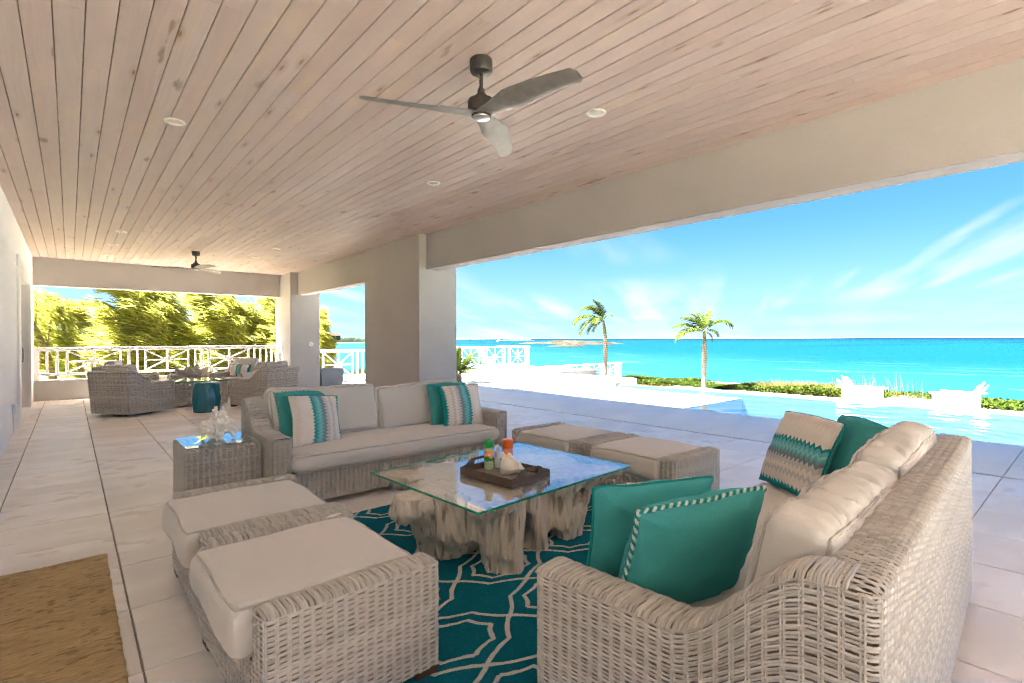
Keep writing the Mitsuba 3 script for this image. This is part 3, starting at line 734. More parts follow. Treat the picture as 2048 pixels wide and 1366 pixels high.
ottoman('wicker ottoman right of the coffee table, nearest the foreground sofa', mat(-1, (3.175, 1.965, 0)), None, seed=23, shift=-.012)
ottoman('wicker ottoman right of the coffee table, nearest the long sofa', mat(-.5, (3.165, 2.83, 0)), None, seed=24, shift=-.012)

# ------------------------------------------------------------------ side table, coral
scene['m_slab_glass'] = {'type': 'dielectric', 'int_ior': 1.5, 'specular_transmittance': C(0.90, 0.97, 0.94)}
pr('glass_edge', (0.01, 0.28, 0.17), 0.15, 0.6)
def glass_top(parent, x0, x1, y0, y1, z, th, M, r=.012):
    """sheet of glass: the clear faces and its green ground edge"""
    m = MB(); m.box((x0, y0, z), (x1, y1, z + th), .0025)
    return obj('glass_top', m, 'slab_glass', parent, smooth=False, M=M)
t = thing('side_table', 'wicker side table with a glass top against the left arm of the long sofa', 'side table')
X, Y, H = .505, .545, .525
W, Ln = MB(), MB()
path, PL = round_path([(0, 0), (X, 0), (X, Y), (0, Y)], .022, closed=True)
P = wall_patch(path, .02, H - .004); weave(W, P, PL, H - .02, .0090, .037, seed=31); lining(Ln, P, 60, 3)
Ln.box((.010, .010, H - .03), (X - .010, Y - .010, H - .008))
Pt = lambda u, v: np.stack([u * X + 0 * v, v * Y + 0 * u, H - .004 + 0 * u * v], -1)
weave(W, Pt, X, Y, .0090, .037, seed=32, amp=.002)
Ms = mat(0, (.600, 4.185, 0))
obj('frame', W, 'wicker', t, smooth=True, uv=True, M=Ms); obj('lining', Ln, 'wicker_shade', t, smooth=False, M=Ms)
glass_top(t, .008, X - .008, .008, Y - .008, H + .006, .008, Ms)
pr('coral', lambda p, n, uv: mix((0.80, 0.74, 0.66), (0.93, 0.91, 0.87), smoothstep(0.3, 0.7, fbm(p.x * 40, p.y * 40, p.z * 40, 3))), 0.8, 0.2)
mb = MB(); r_ = np.random.default_rng(5)
def coral(m, p, d, L, rad, lev):
    q = p + d * L; midp = (p + q) / 2 + r_.normal(0, .004, 3)
    pts = smooth_path([p, midp, q], 5); m.tube(pts, np.linspace(rad, rad * .72, 5) * (1 + .12 * r_.normal(size=5)), 7)
    if lev == 0:
        v, f = trimesh.creation.icosphere(1, rad * .95).vertices, trimesh.creation.icosphere(1).faces; m.add(np.array(v) + q, f); return
    for _ in range(3 if lev > 1 else 2 + (r_.random() < .5)):
        e = d + r_.normal(0, .55, 3) + np.array([0, 0, .12]); e /= np.linalg.norm(e); coral(m, q, e, L * r_.uniform(.6, .85), rad * .74, lev - 1)
for k in range(16):
    a = k * 2.399; d = np.array([.85 * np.cos(a), .85 * np.sin(a), .2 + 1.2 * (k / 16)]); d /= np.linalg.norm(d)
    coral(mb, np.array([0, 0, .025]), d, .054, .020, 3)
coral(mb, np.array([0, 0, .03]), np.array([.05, 0, 1.0]), .075, .019, 3)
mb.lathe([(0, 0), (.05, 0), (.045, .02), (.0, .04)], n=12)
zc_ = mb.mesh()[0][:, 2].min()
single('coral_branch', mb, 'coral', 'white branching coral piece standing on the glass side table', 'coral', smooth=True, M=mat(0, (.845, 4.47, H + .014 - zc_)))


# ================================================================== coffee table on a root base
def march(fn, lo, hi, h):
    """surface fn = 0 by marching tetrahedra on a grid"""
    ax = [np.arange(a, b + h, h) for a, b in zip(lo, hi)]
    G = np.stack(np.meshgrid(*ax, indexing='ij'), -1); S = fn(G); n = S.shape
    idx = np.arange(S.size).reshape(n); s = S.ravel(); p = G.reshape(-1, 3)
    c = [idx[i:n[0] - 1 + i, j:n[1] - 1 + j, k:n[2] - 1 + k].ravel() for i, j, k in ((0, 0, 0), (1, 0, 0), (1, 1, 0), (0, 1, 0), (0, 0, 1), (1, 0, 1), (1, 1, 1), (0, 1, 1))]
    C8 = np.stack(c, 1); mix_ = (s[C8] < 0).any(1) & (s[C8] >= 0).any(1); C8 = C8[mix_]
    tets = np.vstack([C8[:, t] for t in ((0, 5, 1, 6), (0, 1, 2, 6), (0, 2, 3, 6), (0, 3, 7, 6), (0, 7, 4, 6), (0, 4, 5, 6))])
    ins = s[tets] < 0; cnt = ins.sum(1); E1, E2 = [], []
    def emit(a, b, ref):
        E1.append(np.stack(a, 1)); E2.append(np.stack(b, 1))
    order = np.argsort(~ins, axis=1, kind='stable'); T4 = np.take_along_axis(tets, order, 1)
    for k in (1, 2, 3):
        t = T4[cnt == k]
        if not len(t): continue
        A, B, Cc, D = t.T
        if k == 1: emit((A, A, A), (B, Cc, D), None)
        elif k == 3: emit((A, B, Cc), (D, D, D), None)
        else: emit((A, A, B), (Cc, D, D), None); emit((A, B, B), (Cc, D, Cc), None)
    e1, e2 = np.vstack(E1), np.vstack(E2)
    key = np.minimum(e1, e2).astype(np.int64) * S.size + np.maximum(e1, e2)
    u, inv = np.unique(key.ravel(), return_inverse=True); a, b = u // S.size, u % S.size
    w = s[a] / (s[a] - s[b]); V = p[a] + (p[b] - p[a]) * w[:, None]; F = inv.reshape(-1, 3)
    F = F[(F[:, 0] != F[:, 1]) & (F[:, 1] != F[:, 2]) & (F[:, 0] != F[:, 2])]
    cen = V[F].mean(1); e = h * .5
    gr = np.stack([fn(cen + d) - fn(cen - d) for d in np.eye(3) * e], -1)
    N = np.cross(V[F[:, 1]] - V[F[:, 0]], V[F[:, 2]] - V[F[:, 0]])
    fl = (N * gr).sum(1) < 0; F[fl] = F[fl][:, ::-1]
    return V, F
def capsule(G, a, b, ra, rb):
    a, b = np.asarray(a, float), np.asarray(b, float); d = b - a
    t = np.clip(((G - a) @ d) / (d @ d), 0, 1)
    return np.linalg.norm(G - (a + t[..., None] * d), axis=-1) - (ra + (rb - ra) * t)
def smin(a, b, k):
    h = np.clip(.5 + .5 * (b - a) / k, 0, 1); return b * (1 - h) + a * h - k * h * (1 - h)
ROOTS = [((-.33, -.30, .38), (-.365, -.405, -.02), .165, .105), ((-.30, -.25, .36), (-.50, -.42, .43), .15, .10), ((-.45, .02, .36), (-.47, .08, -.02), .185, .145), ((-.5, .0, .38), (-.76, -.06, .36), .14, .095), ((-.72, -.04, .40), (-.60, .02, .22), .09, .06),
         ((-.04, -.20, .36), (.0, -.30, -.02), .165, .085), ((.25, -.2, .36), (.27, -.31, -.02), .185, .125), ((.20, -.25, .40), (.56, -.43, .43), .16, .085), ((.42, -.34, .40), (.33, -.30, .05), .14, .06), ((.42, .1, .36), (.46, .15, -.02), .18, .12),
         ((.3, .3, .36), (.36, .38, -.02), .17, .11), ((-.2, .34, .36), (-.25, .40, -.02), .17, .11), ((.4, .3, .4), (.58, .42, .42), .13, .08), ((-.4, .3, .4), (-.56, .44, .42), .13, .08), ((-.42, 0, .27), (.42, 0, .27), .26, .26)]
def root_sdf(G):
    Q = G.copy()
    Q[..., 0] += .045 * (meshkit.noise(G * np.array([5, 5, 6.0]), 1) - .5) * 2 * .8
    Q[..., 1] += .045 * (meshkit.noise(G * np.array([5, 5, 6.0]), 2) - .5) * 2 * .8
    d = None
    for a, b, ra, rb in ROOTS:
        e = capsule(Q, a, b, ra, rb); d = e if d is None else smin(d, e, .065)
    for a, b, r in (((-.13, -.70, .02), (-.13, -.15, .10), .085), ((-.13, -.70, .14), (-.13, -.25, .20), .06), ((.15, -.75, .0), (.14, -.1, .06), .05), ((.33, -.62, .30), (.30, -.36, .29), .045), ((-.42, -.5, .02), (-.62, -.12, .10), .06)):   # arches between the roots, a knot hole
        d = -smin(-d, capsule(Q, a, b, r, r), .03)
    near = np.abs(d) < .09                                  # the relief matters close to the surface only
    Gn = G[near]; tw_ = .35 * (meshkit.noise(Gn * np.array([4, 4, 2.0]), 21) - .5)
    st = np.stack([(Gn[:, 0] + tw_ * .12) * 19, (Gn[:, 1] - tw_ * .12) * 19, Gn[:, 2] * 3.0], -1)
    rid = lambda k, s_, a_: a_ * (np.abs(meshkit.noise(st * np.array([k, k, k * .7]), s_) - .5) * 2 - .45)
    crack = -.022 * np.clip(1 - np.abs(meshkit.noise(st * np.array([.8, .8, .5]), 15) - .5) / .035, 0, 1)
    d[near] += -rid(1.0, 5, .026) - rid(2.2, 6, .016) + rid(3.6, 12, .009) + .03 * (meshkit.noise(Gn * 7.0, 9) - .5) - crack
    d = np.maximum(d, np.maximum(G[..., 2] - (.428 + .0 * G[..., 2]), .008 - G[..., 2]))
    return d
V, F = march(root_sdf, (-.95, -.62, -.012), (.78, .62, .452), .0088)
def f_root(p, n, uv):
    g = noise(p.x * 46 + 4 * noise(p.x * 6, p.y * 6, p.z * 3), p.y * 46, p.z * 5.0)
    b = fbm(p.x * 5, p.y * 5, p.z * 5, 3)
    c = mix((0.40, 0.355, 0.295), (0.62, 0.565, 0.485), 0.45 * g + 0.55 * b)
    crack = smoothstep(0.30, 0.18, noise(p.x * 38, p.y * 38, p.z * 3.5 + 3))
    return mix(c, mi.Color3f(0.11, 0.09, 0.07), 0.6 * crack * smoothstep(0.9, 0.5, dr.abs(n.z)))
pr('root_wood', f_root, 0.8, 0.2, bump=lambda p, n, uv: noise(p.x * 60, p.y * 60, p.z * 6), scale=0.010, eps=2e-3)
TM = mat(3, (2.18, 2.62, -0.006))
t = thing('coffee_table', 'glass topped coffee table on a gnarled root base on the teal rug', 'coffee table')
obj('root_base', (V, F), 'root_wood', t, smooth=True, M=TM)
HX, HY, GZ0 = .675, .545, .4305
def glass_sheet(parent, hx, hy, z, th, M):
    k = obj('glass_top', MB().add([(-hx, -hy, z + th), (hx, -hy, z + th), (hx, hy, z + th), (-hx, hy, z + th)], [[0, 1, 2, 3]]), 'pane_glass', parent, smooth=False, M=M)
    m = MB(); e = .0035
    for a, b in (((-hx, -hy), (hx, -hy + e)), ((-hx, hy - e), (hx, hy)), ((-hx, -hy + e), (-hx + e, hy - e)), ((hx - e, -hy + e), (hx, hy - e))): m.box((a[0], a[1], z), (b[0], b[1], z + th - .0008))
    obj('glass_edge', m, 'glass_edge', k, smooth=False, M=M)
glass_sheet(t, HX, HY, GZ0, .012, TM)
TOPZ = -.006 + GZ0 + .012

# --- tray with things on it
def f_tray(p, n, uv):
    g = noise(p.x * 9, p.y * 90, p.z * 60)
    return mix((0.060, 0.040, 0.028), (0.135, 0.092, 0.062), 0.6 * g + 0.4 * fbm(p.x * 12, p.y * 12, p.z * 12, 2))
pr('tray_wood', f_tray, 0.5, 0.35)
pr('tray_floor', (0.20, 0.175, 0.155), 0.45, 0.4)
t = thing('serving_tray', 'dark wooden serving tray with cut out handles on the glass table', 'tray')
RM = mat(6, (2.07, 2.475, TOPZ + .001))
tw, tl, th_ = .335, .455, .062
obj('base', MB().box((-tw / 2, -tl / 2, 0), (tw / 2, tl / 2, .010), .002), 'tray_floor', t, M=RM)
for s in (-1, 1): obj('side', MB().box((s * tw / 2 - .007, -tl / 2, .0), (s * tw / 2 + .007, tl / 2, th_ - .012), .003), 'tray_wood', t, M=RM)
from shapely.geometry import Polygon, Point, LineString
hs = np.linspace(-tw / 2 + .008, tw / 2 - .008, 40)
top = th_ - .012 + .042 * np.clip(1.25 - np.abs(hs) / .105, 0, 1) ** 1.0 * (np.abs(hs) < .132)
top = th_ - .012 + .040 * (1 / (1 + np.exp((np.abs(hs) - .105) / .012)))
end = Polygon(list(zip(hs, top)) + [(hs[-1], 0), (hs[0], 0)]).difference(LineString([(-.048, .062), (.048, .062)]).buffer(.0145))
em = trimesh.creation.extrude_polygon(end, .014, engine='earcut')
for s in (-1, 1):
    v = np.array(em.vertices); v = np.stack([v[:, 0], s * (tl / 2 - .007) + (v[:, 2] - .007), v[:, 1]], 1)
    obj('end_panel', MB().add(v, np.array(em.faces)[:, ::-1]), 'tray_wood', t, smooth=25, M=RM)
pr('green_cap', (0.005, 0.33, 0.045), 0.3, 0.5)
pr('orange_cap', (0.85, 0.135, 0.008), 0.3, 0.5)
def f_label(p, n, uv):
    """printed wrap: orange panel with a pale script band and a green sweep over pale green"""
    z = uv.y; a = uv.x
    c = mix((0.40, 0.56, 0.30), (0.55, 0.66, 0.44), noise(a * 20, z * 16))
    c = dr.select((z > 0.44) & (z < 0.93), mix((0.90, 0.30, 0.04), (0.93, 0.45, 0.10), noise(a * 9, z * 9)), c)
    band = dr.abs(z - 0.74 - 0.05 * dr.sin(a * 30.0)) < 0.05
    c = dr.select(band & (noise(a * 46, z * 20, 2.0) > 0.42), mi.Color3f(0.92, 0.88, 0.80), c)
    leaf = (z > 0.40) & (z < 0.58 + 0.07 * dr.sin(a * 17.0))
    return dr.select(leaf, mi.Color3f(0.03, 0.27, 0.06), c)
pr('can_print', f_label, 0.28, 0.5)
pr('orange_print', lambda p, n, uv: dr.select((uv.y > .35) & (uv.y < .62) & (noise(uv.x * 30, uv.y * 10) > .45), mi.Color3f(.85, .80, .72), mi.Color3f(.80, .30, .17)), 0.3, 0.5)
pr('clear_plastic', (0.62, 0.66, 0.66), 0.2, 0.5)
def can(label, x, y, r, h, cap, prn, caph):
    t = thing('spray_can', label, 'spray can')
    M = mat(40, (x, y, TOPZ + .0115))
    prof = [(0, 0), (r * .9, 0), (r, .004), (r, h - .012), (r * .92, h)]
    m = MB(); n = 28; a = np.arange(n + 1) * 2 * np.pi / n
    P = np.stack([np.array([q[0] for q in prof])[:, None] * np.cos(a), np.array([q[0] for q in prof])[:, None] * np.sin(a), np.repeat(np.array([q[1] for q in prof])[:, None], n + 1, 1)], -1)
    uv = np.stack([np.repeat((a / (2 * np.pi))[None], len(prof), 0), P[..., 2] / h], -1).reshape(-1, 2)
    m.grid(P, uv=uv); obj('can', m, prn, t, smooth=True, uv=True, M=M)
    obj('rim', MB().lathe([(r * .90, h - .002), (r * .99, h - .001), (r * .97, h + .005), (r * .80, h + .006)]), 'silver', t, M=M)
    obj('cap', MB().lathe(cap), 0 and '' or ('green_cap' if 'green' in label.split()[0] else 'orange_cap'), t, smooth=40, M=M)
can('green capped spray can with an orange and green label standing in the tray', 2.085, 2.655, .031, .135, [(.0285, .139), (.029, .150), (.028, .172), (.022, .186), (.010, .192), (0, .193)], 'can_print', .05)
can('orange capped spray can standing behind the shell in the tray', 2.20, 2.60, .036, .125, [(.037, .128), (.038, .145), (.037, .178), (.033, .186), (0, .188)], 'orange_print', .06)
t = thing('spray_bottle', 'small clear spray bottle with white nozzle between the two cans', 'bottle')
BM = mat(0, (2.145, 2.64, TOPZ + .0115))
obj('bottle', MB().lathe([(0, 0), (.018, 0), (.02, .004), (.02, .095), (.012, .108)], n=20), 'clear_plastic', t, smooth=40, M=BM)
obj('nozzle', MB().lathe([(.012, .107), (.013, .112), (.013, .135), (.010, .150), (0, .151)], n=16).box((-.024, -.004, .136), (.0, .004, .146), .002), 'white_paint', t, smooth=40, M=BM)
def conch_sdf(G):
    x, y, z = G[..., 0], G[..., 1], G[..., 2]
    Q = G + .016 * (np.stack([meshkit.noise(G * 24.0, k) for k in (1, 2, 3)], -1) - .5)
    d = capsule(Q, (-.030, 0, .040), (.030, .005, .036), .046, .030)
    d = smin(d, capsule(Q, (-.015, 0, .05), (-.012, .008, .105), .040, .016), .03)
    d = smin(d, capsule(Q, (.03, .0, .035), (.068, -.010, .020), .030, .014), .02)
    d = smin(d, capsule(Q, (-.03, .0, .07), (-.055, .02, .118), .016, .006), .02)
    d = -smin(-d, capsule(Q, (.0, -.06, .055), (.012, -.03, .06), .016, .010), .012)
    return np.maximum(d + .006 * (np.abs(meshkit.noise(G * 40.0, 7) - .5)), .001 - z)
V, F = march(conch_sdf, (-.10, -.07, -.004), (.11, .075, .14), .0045)
pr('shell', lambda p, n, uv: mix(mix((0.70, 0.62, 0.50), (0.82, 0.77, 0.68), fbm(p.x * 30, p.y * 30, p.z * 30, 3)), mi.Color3f(0.50, 0.27, 0.12), 0.75 * smoothstep(0.60, 0.78, fbm(p.x * 16 + 5, p.y * 16, p.z * 16, 3))), 0.55, 0.3)
single('conch_shell', (V, F), 'shell', 'lumpy cream and rust coloured conch shell lying in the tray', 'shell', smooth=True, M=mat(-35, (2.11, 2.45, TOPZ + .011), s=1.12))

# ------------------------------------------------------------------ rugs
RX0, RX1, RY0, RY1 = .84, 3.52, .62, 3.655
def f_rug(p, n, uv):
    P_, Q_ = (p.x - 1.55) / 0.305, (p.y - 2.04) / 0.22
    s, t = (P_ + Q_) * 0.5, (P_ - Q_) * 0.5
    s = s + 0.012 * (noise(p.x * 40, p.y * 40) - 0.5); t = t + 0.012 * (noise(p.x * 40, p.y * 40, 3.0) - 0.5)
    i, j = dr.floor(s + 0.5), dr.floor(t + 0.5)
    a, b = dr.abs(s - i), dr.abs(t - j)
    h = (i + j) * 0.5
    out = dr.abs(h - dr.floor(h)) > 0.25                       # cells whose cusps point outward hold an inner outline
    sg = dr.select(out, 1.0, -1.0)
    cusp = lambda q: 0.115 * dr.square(dr.maximum(1.0 - 2.0 * q, 0.0))
    d = dr.minimum(dr.abs(0.5 + sg * cusp(b) - a), dr.abs(0.5 + sg * cusp(a) - b))
    k = 0.64
    def inner(a, b):
        return dr.select(b < 0.5 * k, dr.abs(k * 0.5 + 0.115 * dr.square(dr.maximum(1.0 - 2.0 * b / k, 0.0)) - a), 9.0)
    d2 = dr.select(out, dr.minimum(inner(a, b), inner(b, a)), 9.0)
    line = smoothstep(0.034, 0.025, dr.minimum(d, d2))
    nap = noise(p.x * 330, p.y * 330); worn = fbm(p.x * 5, p.y * 5, 0.0, 3)
    teal = mix((0.002, 0.092, 0.132), (0.006, 0.142, 0.188), 0.55 * nap + 0.45 * worn)
    teal = mix(teal, mi.Color3f(0.05, 0.19, 0.205), 0.35 * smoothstep(0.78, 0.95, noise(p.x * 140, p.y * 60, 5.0)))
    return mix(teal, mix((0.42, 0.41, 0.38), (0.60, 0.585, 0.55), nap), line)
pr('rug', f_rug, 0.95, 0.08, bump=lambda p, n, uv: noise(p.x * 260, p.y * 260), scale=0.002, eps=1.5e-3)
mb = MB(); nx, ny = 60, 60
gx_, gy_ = np.meshgrid(np.linspace(RX0, RX1, nx), np.linspace(RY0, RY1, ny), indexing='ij')
mb.grid(np.stack([gx_, gy_, .0085 + .0012 * meshkit.noise(np.stack([gx_ * 4, gy_ * 4, 0 * gx_], -1), 3)], -1))
for a, b in (((RX0, RY0), (RX1, RY0)), ((RX1, RY0), (RX1, RY1)), ((RX1, RY1), (RX0, RY1)), ((RX0, RY1), (RX0, RY0))):
    mb.add([(a[0], a[1], .0005), (b[0], b[1], .0005), (b[0], b[1], .009), (a[0], a[1], .009)], [[0, 1, 2, 3]])
single('area_rug', mb, 'rug', 'teal rug with a cream lattice of pointed curves under the coffee table', 'rug', smooth=False)
def f_jute(p, n, uv):
    a = noise(p.x * 34, p.y * 210); b = fbm(p.x * 5, p.y * 14, 0.0, 3)
    c = mix((0.30, 0.205, 0.095), (0.56, 0.425, 0.235), 0.55 * a + 0.45 * b)
    return mix(c, mi.Color3f(0.16, 0.10, 0.045), 0.5 * smoothstep(0.70, 0.82, noise(p.x * 26, p.y * 85, 4.0)))
pr('jute', f_jute, 0.95, 0.05, bump=lambda p, n, uv: noise(p.x * 22, p.y * 150), scale=0.006, eps=2e-3)
mb = MB(); nx, ny = 110, 420
gx_, gy_ = np.meshgrid(np.linspace(-.57, .162, nx), np.linspace(1.2, 3.955, ny), indexing='ij')
ed = np.minimum(gx_ + .57, .162 - gx_) ; wob = .006 * (meshkit.noise(np.stack([gx_ * 0, gy_ * 40, 0 * gx_], -1), 2) - .5)
hz_ = .010 * np.clip(np.minimum(ed, 3.955 - gy_) / .012, 0, 1) ** .5 + .0055 * (meshkit.noise(np.stack([gx_ * 26, gy_ * 105, 0 * gx_], -1), 6) - .4) + .0015
mb.grid(np.stack([gx_ + wob * (gx_ > .14) - .012 * (gy_ - 3.2) * 0, gy_ + .004 * np.sin(gx_ * 17), np.maximum(hz_, .0005)], -1))
single('jute_mat', mb, 'jute', 'coarse golden jute mat lying on the tiles at the left edge', 'mat', smooth=True)

# ------------------------------------------------------------------ ceiling fans and downlights
def fan(label, loc, a0):
    t = thing('ceiling_fan', label, 'ceiling fan', None)
    M = mat(0, loc)
    obj('canopy', MB().lathe([(0, 0), (.070, 0), (.072, -.004), (.072, -.068), (.064, -.082), (.040, -.090), (.024, -.092), (0, -.092)], n=36), 'dark_metal', t, smooth=35, M=M)
    obj('rod', MB().tube([(0, 0, -.085), (0, 0, -.215)], .0125, 12).lathe([(.013, -.185), (.022, -.186), (.023, -.212), (.034, -.222), (.040, -.236), (.052, -.240), (.052, -.250), (0, -.25)], n=28), 'dark_metal', t, smooth=35, M=M)
    obj('motor', MB().lathe([(0, -.246), (.060, -.248), (.080, -.256), (.085, -.268), (.085, -.325), (.078, -.335), (0, -.336)], n=40), 'dark_metal', t, smooth=35, M=M)
    HUBZ = -.352
    obj('hub_cap', MB().lathe([(0, HUBZ - .024), (.040, HUBZ - .023), (.054, HUBZ - .018), (.056, HUBZ - .010), (.056, HUBZ)], n=36), 'silver', t, smooth=40, M=M)
    obj('hub_ring', MB().lathe([(.0565, HUBZ - .012), (.061, HUBZ - .012), (.061, HUBZ), (.0565, HUBZ)], n=36), 'dark_metal', t, smooth=40, M=M)
    for k in range(3):
        s = np.linspace(0, 1, 34)[:, None]; w = np.linspace(-1, 1, 11)[None, :]
        r = .025 + .72 * s
        wid = .105 * (1 - s) ** 2.6 * .62 + .066 * np.clip(s * 3.0, 0, 1) ** 1.2 - .006 * s + .006 * np.exp(-((s - .55) / .30) ** 2)
        wid = wid * np.clip((1.006 - s) / .035, 0, 1) ** .40
        sweep = -.03 * np.sin(s * 2.2) + .075 * s ** 2 * .5
        pitch = np.radians(5 + 11 * np.clip((s - .08) / .35, 0, 1))
        y = w * wid + sweep; zz = y * 0 + HUBZ + .008 + .016 * s * (1 - s) * 4 * .5 - (w * wid) * np.sin(pitch) - .010 * (1 - w ** 2) * np.clip(s * 4, 0, 1) * .5
        P = np.stack([r + 0 * w, y * np.cos(pitch), zz], -1); thk = .0055 * (1 - .9 * w ** 4) + 0 * s
        Pu = P.copy(); Pu[..., 2] += thk; Pl = P.copy(); Pl[..., 2] -= thk
        m = MB(); v, f = gridf(Pu); m.add(v, f); v, f = gridf(Pl); m.add(v, f[:, ::-1])
        obj('blade', m, 'blade_wood', t, smooth=True, M=M @ mat(a0 + 120 * k))
    return t
fan('near dark ceiling fan with three curved grey blades over the coffee table', (1.99, 2.60, ZC), 37)
fan('far ceiling fan with three blades over the armchairs near the end beam', (1.925, 11.95, ZC), 163)
pr('lens', (0.55, 0.53, 0.47), 0.3, 0.4)
dl = thing('recessed_light', 'round white recessed ceiling light nearest the house wall, left of the near fan', 'recessed light', 'recessed ceiling lights')
obj('trim', MB().lathe([(.052, .03), (.054, -.001), (.058, -.006), (.074, -.006), (.078, -.001), (.078, .004)], n=36), 'lamp_white', dl, smooth=35, M=mat(0, (.655, 4.95, ZC)))
obj('lens', MB().lathe([(.0535, .0), (.045, -.004), (.02, -.006), (0, -.0065)], n=30), 'lens', dl, smooth=True, M=mat(0, (.655, 4.95, ZC)))
for x, y, lab in ((3.14, 2.62, 'round white recessed ceiling light to the right of the near fan'), (3.14, 5.0, 'round white recessed ceiling light behind the near fan towards the sea beam'), (.645, 10.52, 'first of three small recessed lights in a row along the left of the far ceiling'),
                  (.62, 12.04, 'second of three small recessed lights in a row along the left of the far ceiling'), (.63, 13.65, 'last small recessed light at left, close to the far end beam'), (3.07, 10.6, 'small recessed ceiling light to the right of the far fan, nearer one'), (3.05, 12.0, 'small recessed ceiling light to the right of the far fan, farther one')):
    dup(dl, mat(0, (x, y, ZC)), lab, 'recessed ceiling lights')


# ================================================================== the far seating group
def chair(label, M, seed, swivel=False):
    return wicker_seat('armchair', label, 'armchair', .83, .93, 'wicker armchairs at the far end', M, za=.55, zb=.765, aw=.13, pitch=.020, stake=.075, n=26, cush=1, seed=seed, gather=.006, swivel=swivel, rake=.10)
chair('wicker swivel armchair with its back to the camera, left of the far table', mat(127.7, (1.474, 11.233, 0)), 41, True)
chair('wicker armchair right of the blue stool, its back towards the long sofa', mat(-152.7, (3.084, 11.507, 0)), 42)
chair('wicker armchair by the far pier facing the table with a small striped pillow on it', mat(-48.7, (2.36, 13.20, 0)), 43)
chair('wicker armchair mostly hidden behind the swivel armchair near the end railing', mat(72.5, (1.25, 12.90, 0)), 44)
pillow('small zigzag lumbar pillow on the armchair by the far pier', mat(-48.7, (2.36, 13.20, 0)) @ mat(0, (.40, .52, .585), rx=-16), 'zig', seed=45, w=.50, h=.30, n=20)
W, Ln = MB(), MB(); X, Y, H = .85, .62, .535
path, PL = round_path([(0, 0), (X, 0), (X, Y), (0, Y)], .02, closed=True)
P = wall_patch(path, .03, H); weave(W, P, PL, H - .03, .02, .075, seed=46); lining(Ln, P, 40, 3)
Pt = lambda u, v: np.stack([u * X + 0 * v, v * Y + 0 * u, H + 0 * u * v], -1)
weave(W, Pt, X, Y, .02, .075, seed=47); Ln.box((.01, .01, H - .03), (X - .01, Y - .01, H - .006))
t = thing('wicker_bench', 'low wicker bench behind the far table under the end railing', 'bench'); Mb = mat(0, (1.65, 13.2, 0))
obj('frame', W, 'wicker', t, smooth=True, uv=True, M=Mb); obj('lining', Ln, 'wicker_shade', t, smooth=False, M=Mb)
W, Ln = MB(), MB(); X, Y, H = .90, .88, .475
path, PL = round_path([(0, 0), (X, 0), (X, Y), (0, Y)], .02, closed=True)
P = wall_patch(path, .03, H); weave(W, P, PL, H - .03, .02, .075, seed=48); lining(Ln, P, 40, 3); Ln.box((.01, .01, H - .03), (X - .01, Y - .01, H))
t = thing('far_table', 'low wicker table with a glass top between the far armchairs', 'coffee table'); Mt = mat(1, (1.52, 11.62, 0))
obj('frame', W, 'wicker', t, smooth=True, uv=True, M=Mt); obj('lining', Ln, 'wicker_shade', t, smooth=False, M=Mt)
glass_sheet(t, .47, .46, .484, .012, Mt @ mat(0, (X / 2, Y / 2, 0)))
# giant clam: two fluted valves standing open
def clam_valve(fl):
    a = np.linspace(-1.25, 1.25, 90)[:, None]; r = np.linspace(0, 1, 22)[None, :]
    rib = np.cos(a * 5.2 * 2.0)
    R = .36 * r * (1 - .12 * np.abs(a)) * (1 + .10 * rib * r ** 2)
    x = np.sin(a) * R * 1.05; y = fl * (.06 + .20 * np.sin(r * 1.5) * np.cos(a) ** .5 + .03 * rib * r); z = .02 + np.cos(a) * R * .62 + .018 * rib * r
    return np.stack([x, y, z], -1)
pr('clam', lambda p, n, uv: mix((0.52, 0.46, 0.39), (0.78, 0.74, 0.68), fbm(p.x * 8, p.y * 8, p.z * 22, 3)), 0.7, 0.25)
t = thing('giant_clam', 'big fluted giant clam shell on the far glass table', 'shell'); Mc = mat(-28, (1.86, 12.02, .498))
for s in (1, -1):
    m = MB(); P = clam_valve(s); v, f = gridf(P); m.add(v, f); v2, f2 = gridf(P + np.array([0, .012 * s, .010])); m.add(v2, f2[:, ::-1])
    obj('valve', m, 'clam', t, smooth=True, M=Mc @ mat(0, ry=-6 * s))
# blue glazed stool: barrel with ten flat staves
pr('glaze', lambda p, n, uv: mix((0.0, 0.075, 0.125), (0.002, 0.155, 0.195), fbm(p.x * 9, p.y * 9, p.z * 5, 3)), 0.12, 0.6, clearcoat=0.8, clearcoat_gloss=0.95)
n = 120; zz = np.linspace(0, .53, 40)[:, None]; a = np.linspace(0, 2 * np.pi, n, endpoint=False)[None, :]
rr = .205 + .030 * np.sin(np.clip((zz + .03) / .56, 0, 1) * np.pi) - .018 * (zz / .53) ** 3
rr = np.where(zz < .02, rr - .02 * (1 - zz / .02) ** 2, rr); rr = np.where(zz > .515, rr - .015 * ((zz - .515) / .015) ** 2, rr)
ph = (a * 10 / (2 * np.pi)) % 1.0 - .5
flat = 1 / np.cos(ph * 2 * np.pi / 10) * np.cos(np.pi / 10); band = np.clip((.40 + .05 * np.cos(ph * 2 * np.pi) - zz) / .02, 0, 1) * np.clip((zz - .02) / .03, 0, 1)
rr = rr * (1 + band * (flat - 1) * .9)
P = np.stack([rr * np.cos(a), rr * np.sin(a), zz + 0 * a], -1)
mb = MB(); v, f = gridf(P, wrap_v=True); mb.add(v, f)
mb.lathe([(.172, .529), (.12, .534), (.05, .536), (0, .5365)], n=60)
single('garden_stool', mb, 'glaze', 'glossy teal blue ceramic garden stool with fluted sides beside the far table', 'stool', smooth=50, M=mat(9, (1.87, 10.66, 0)))

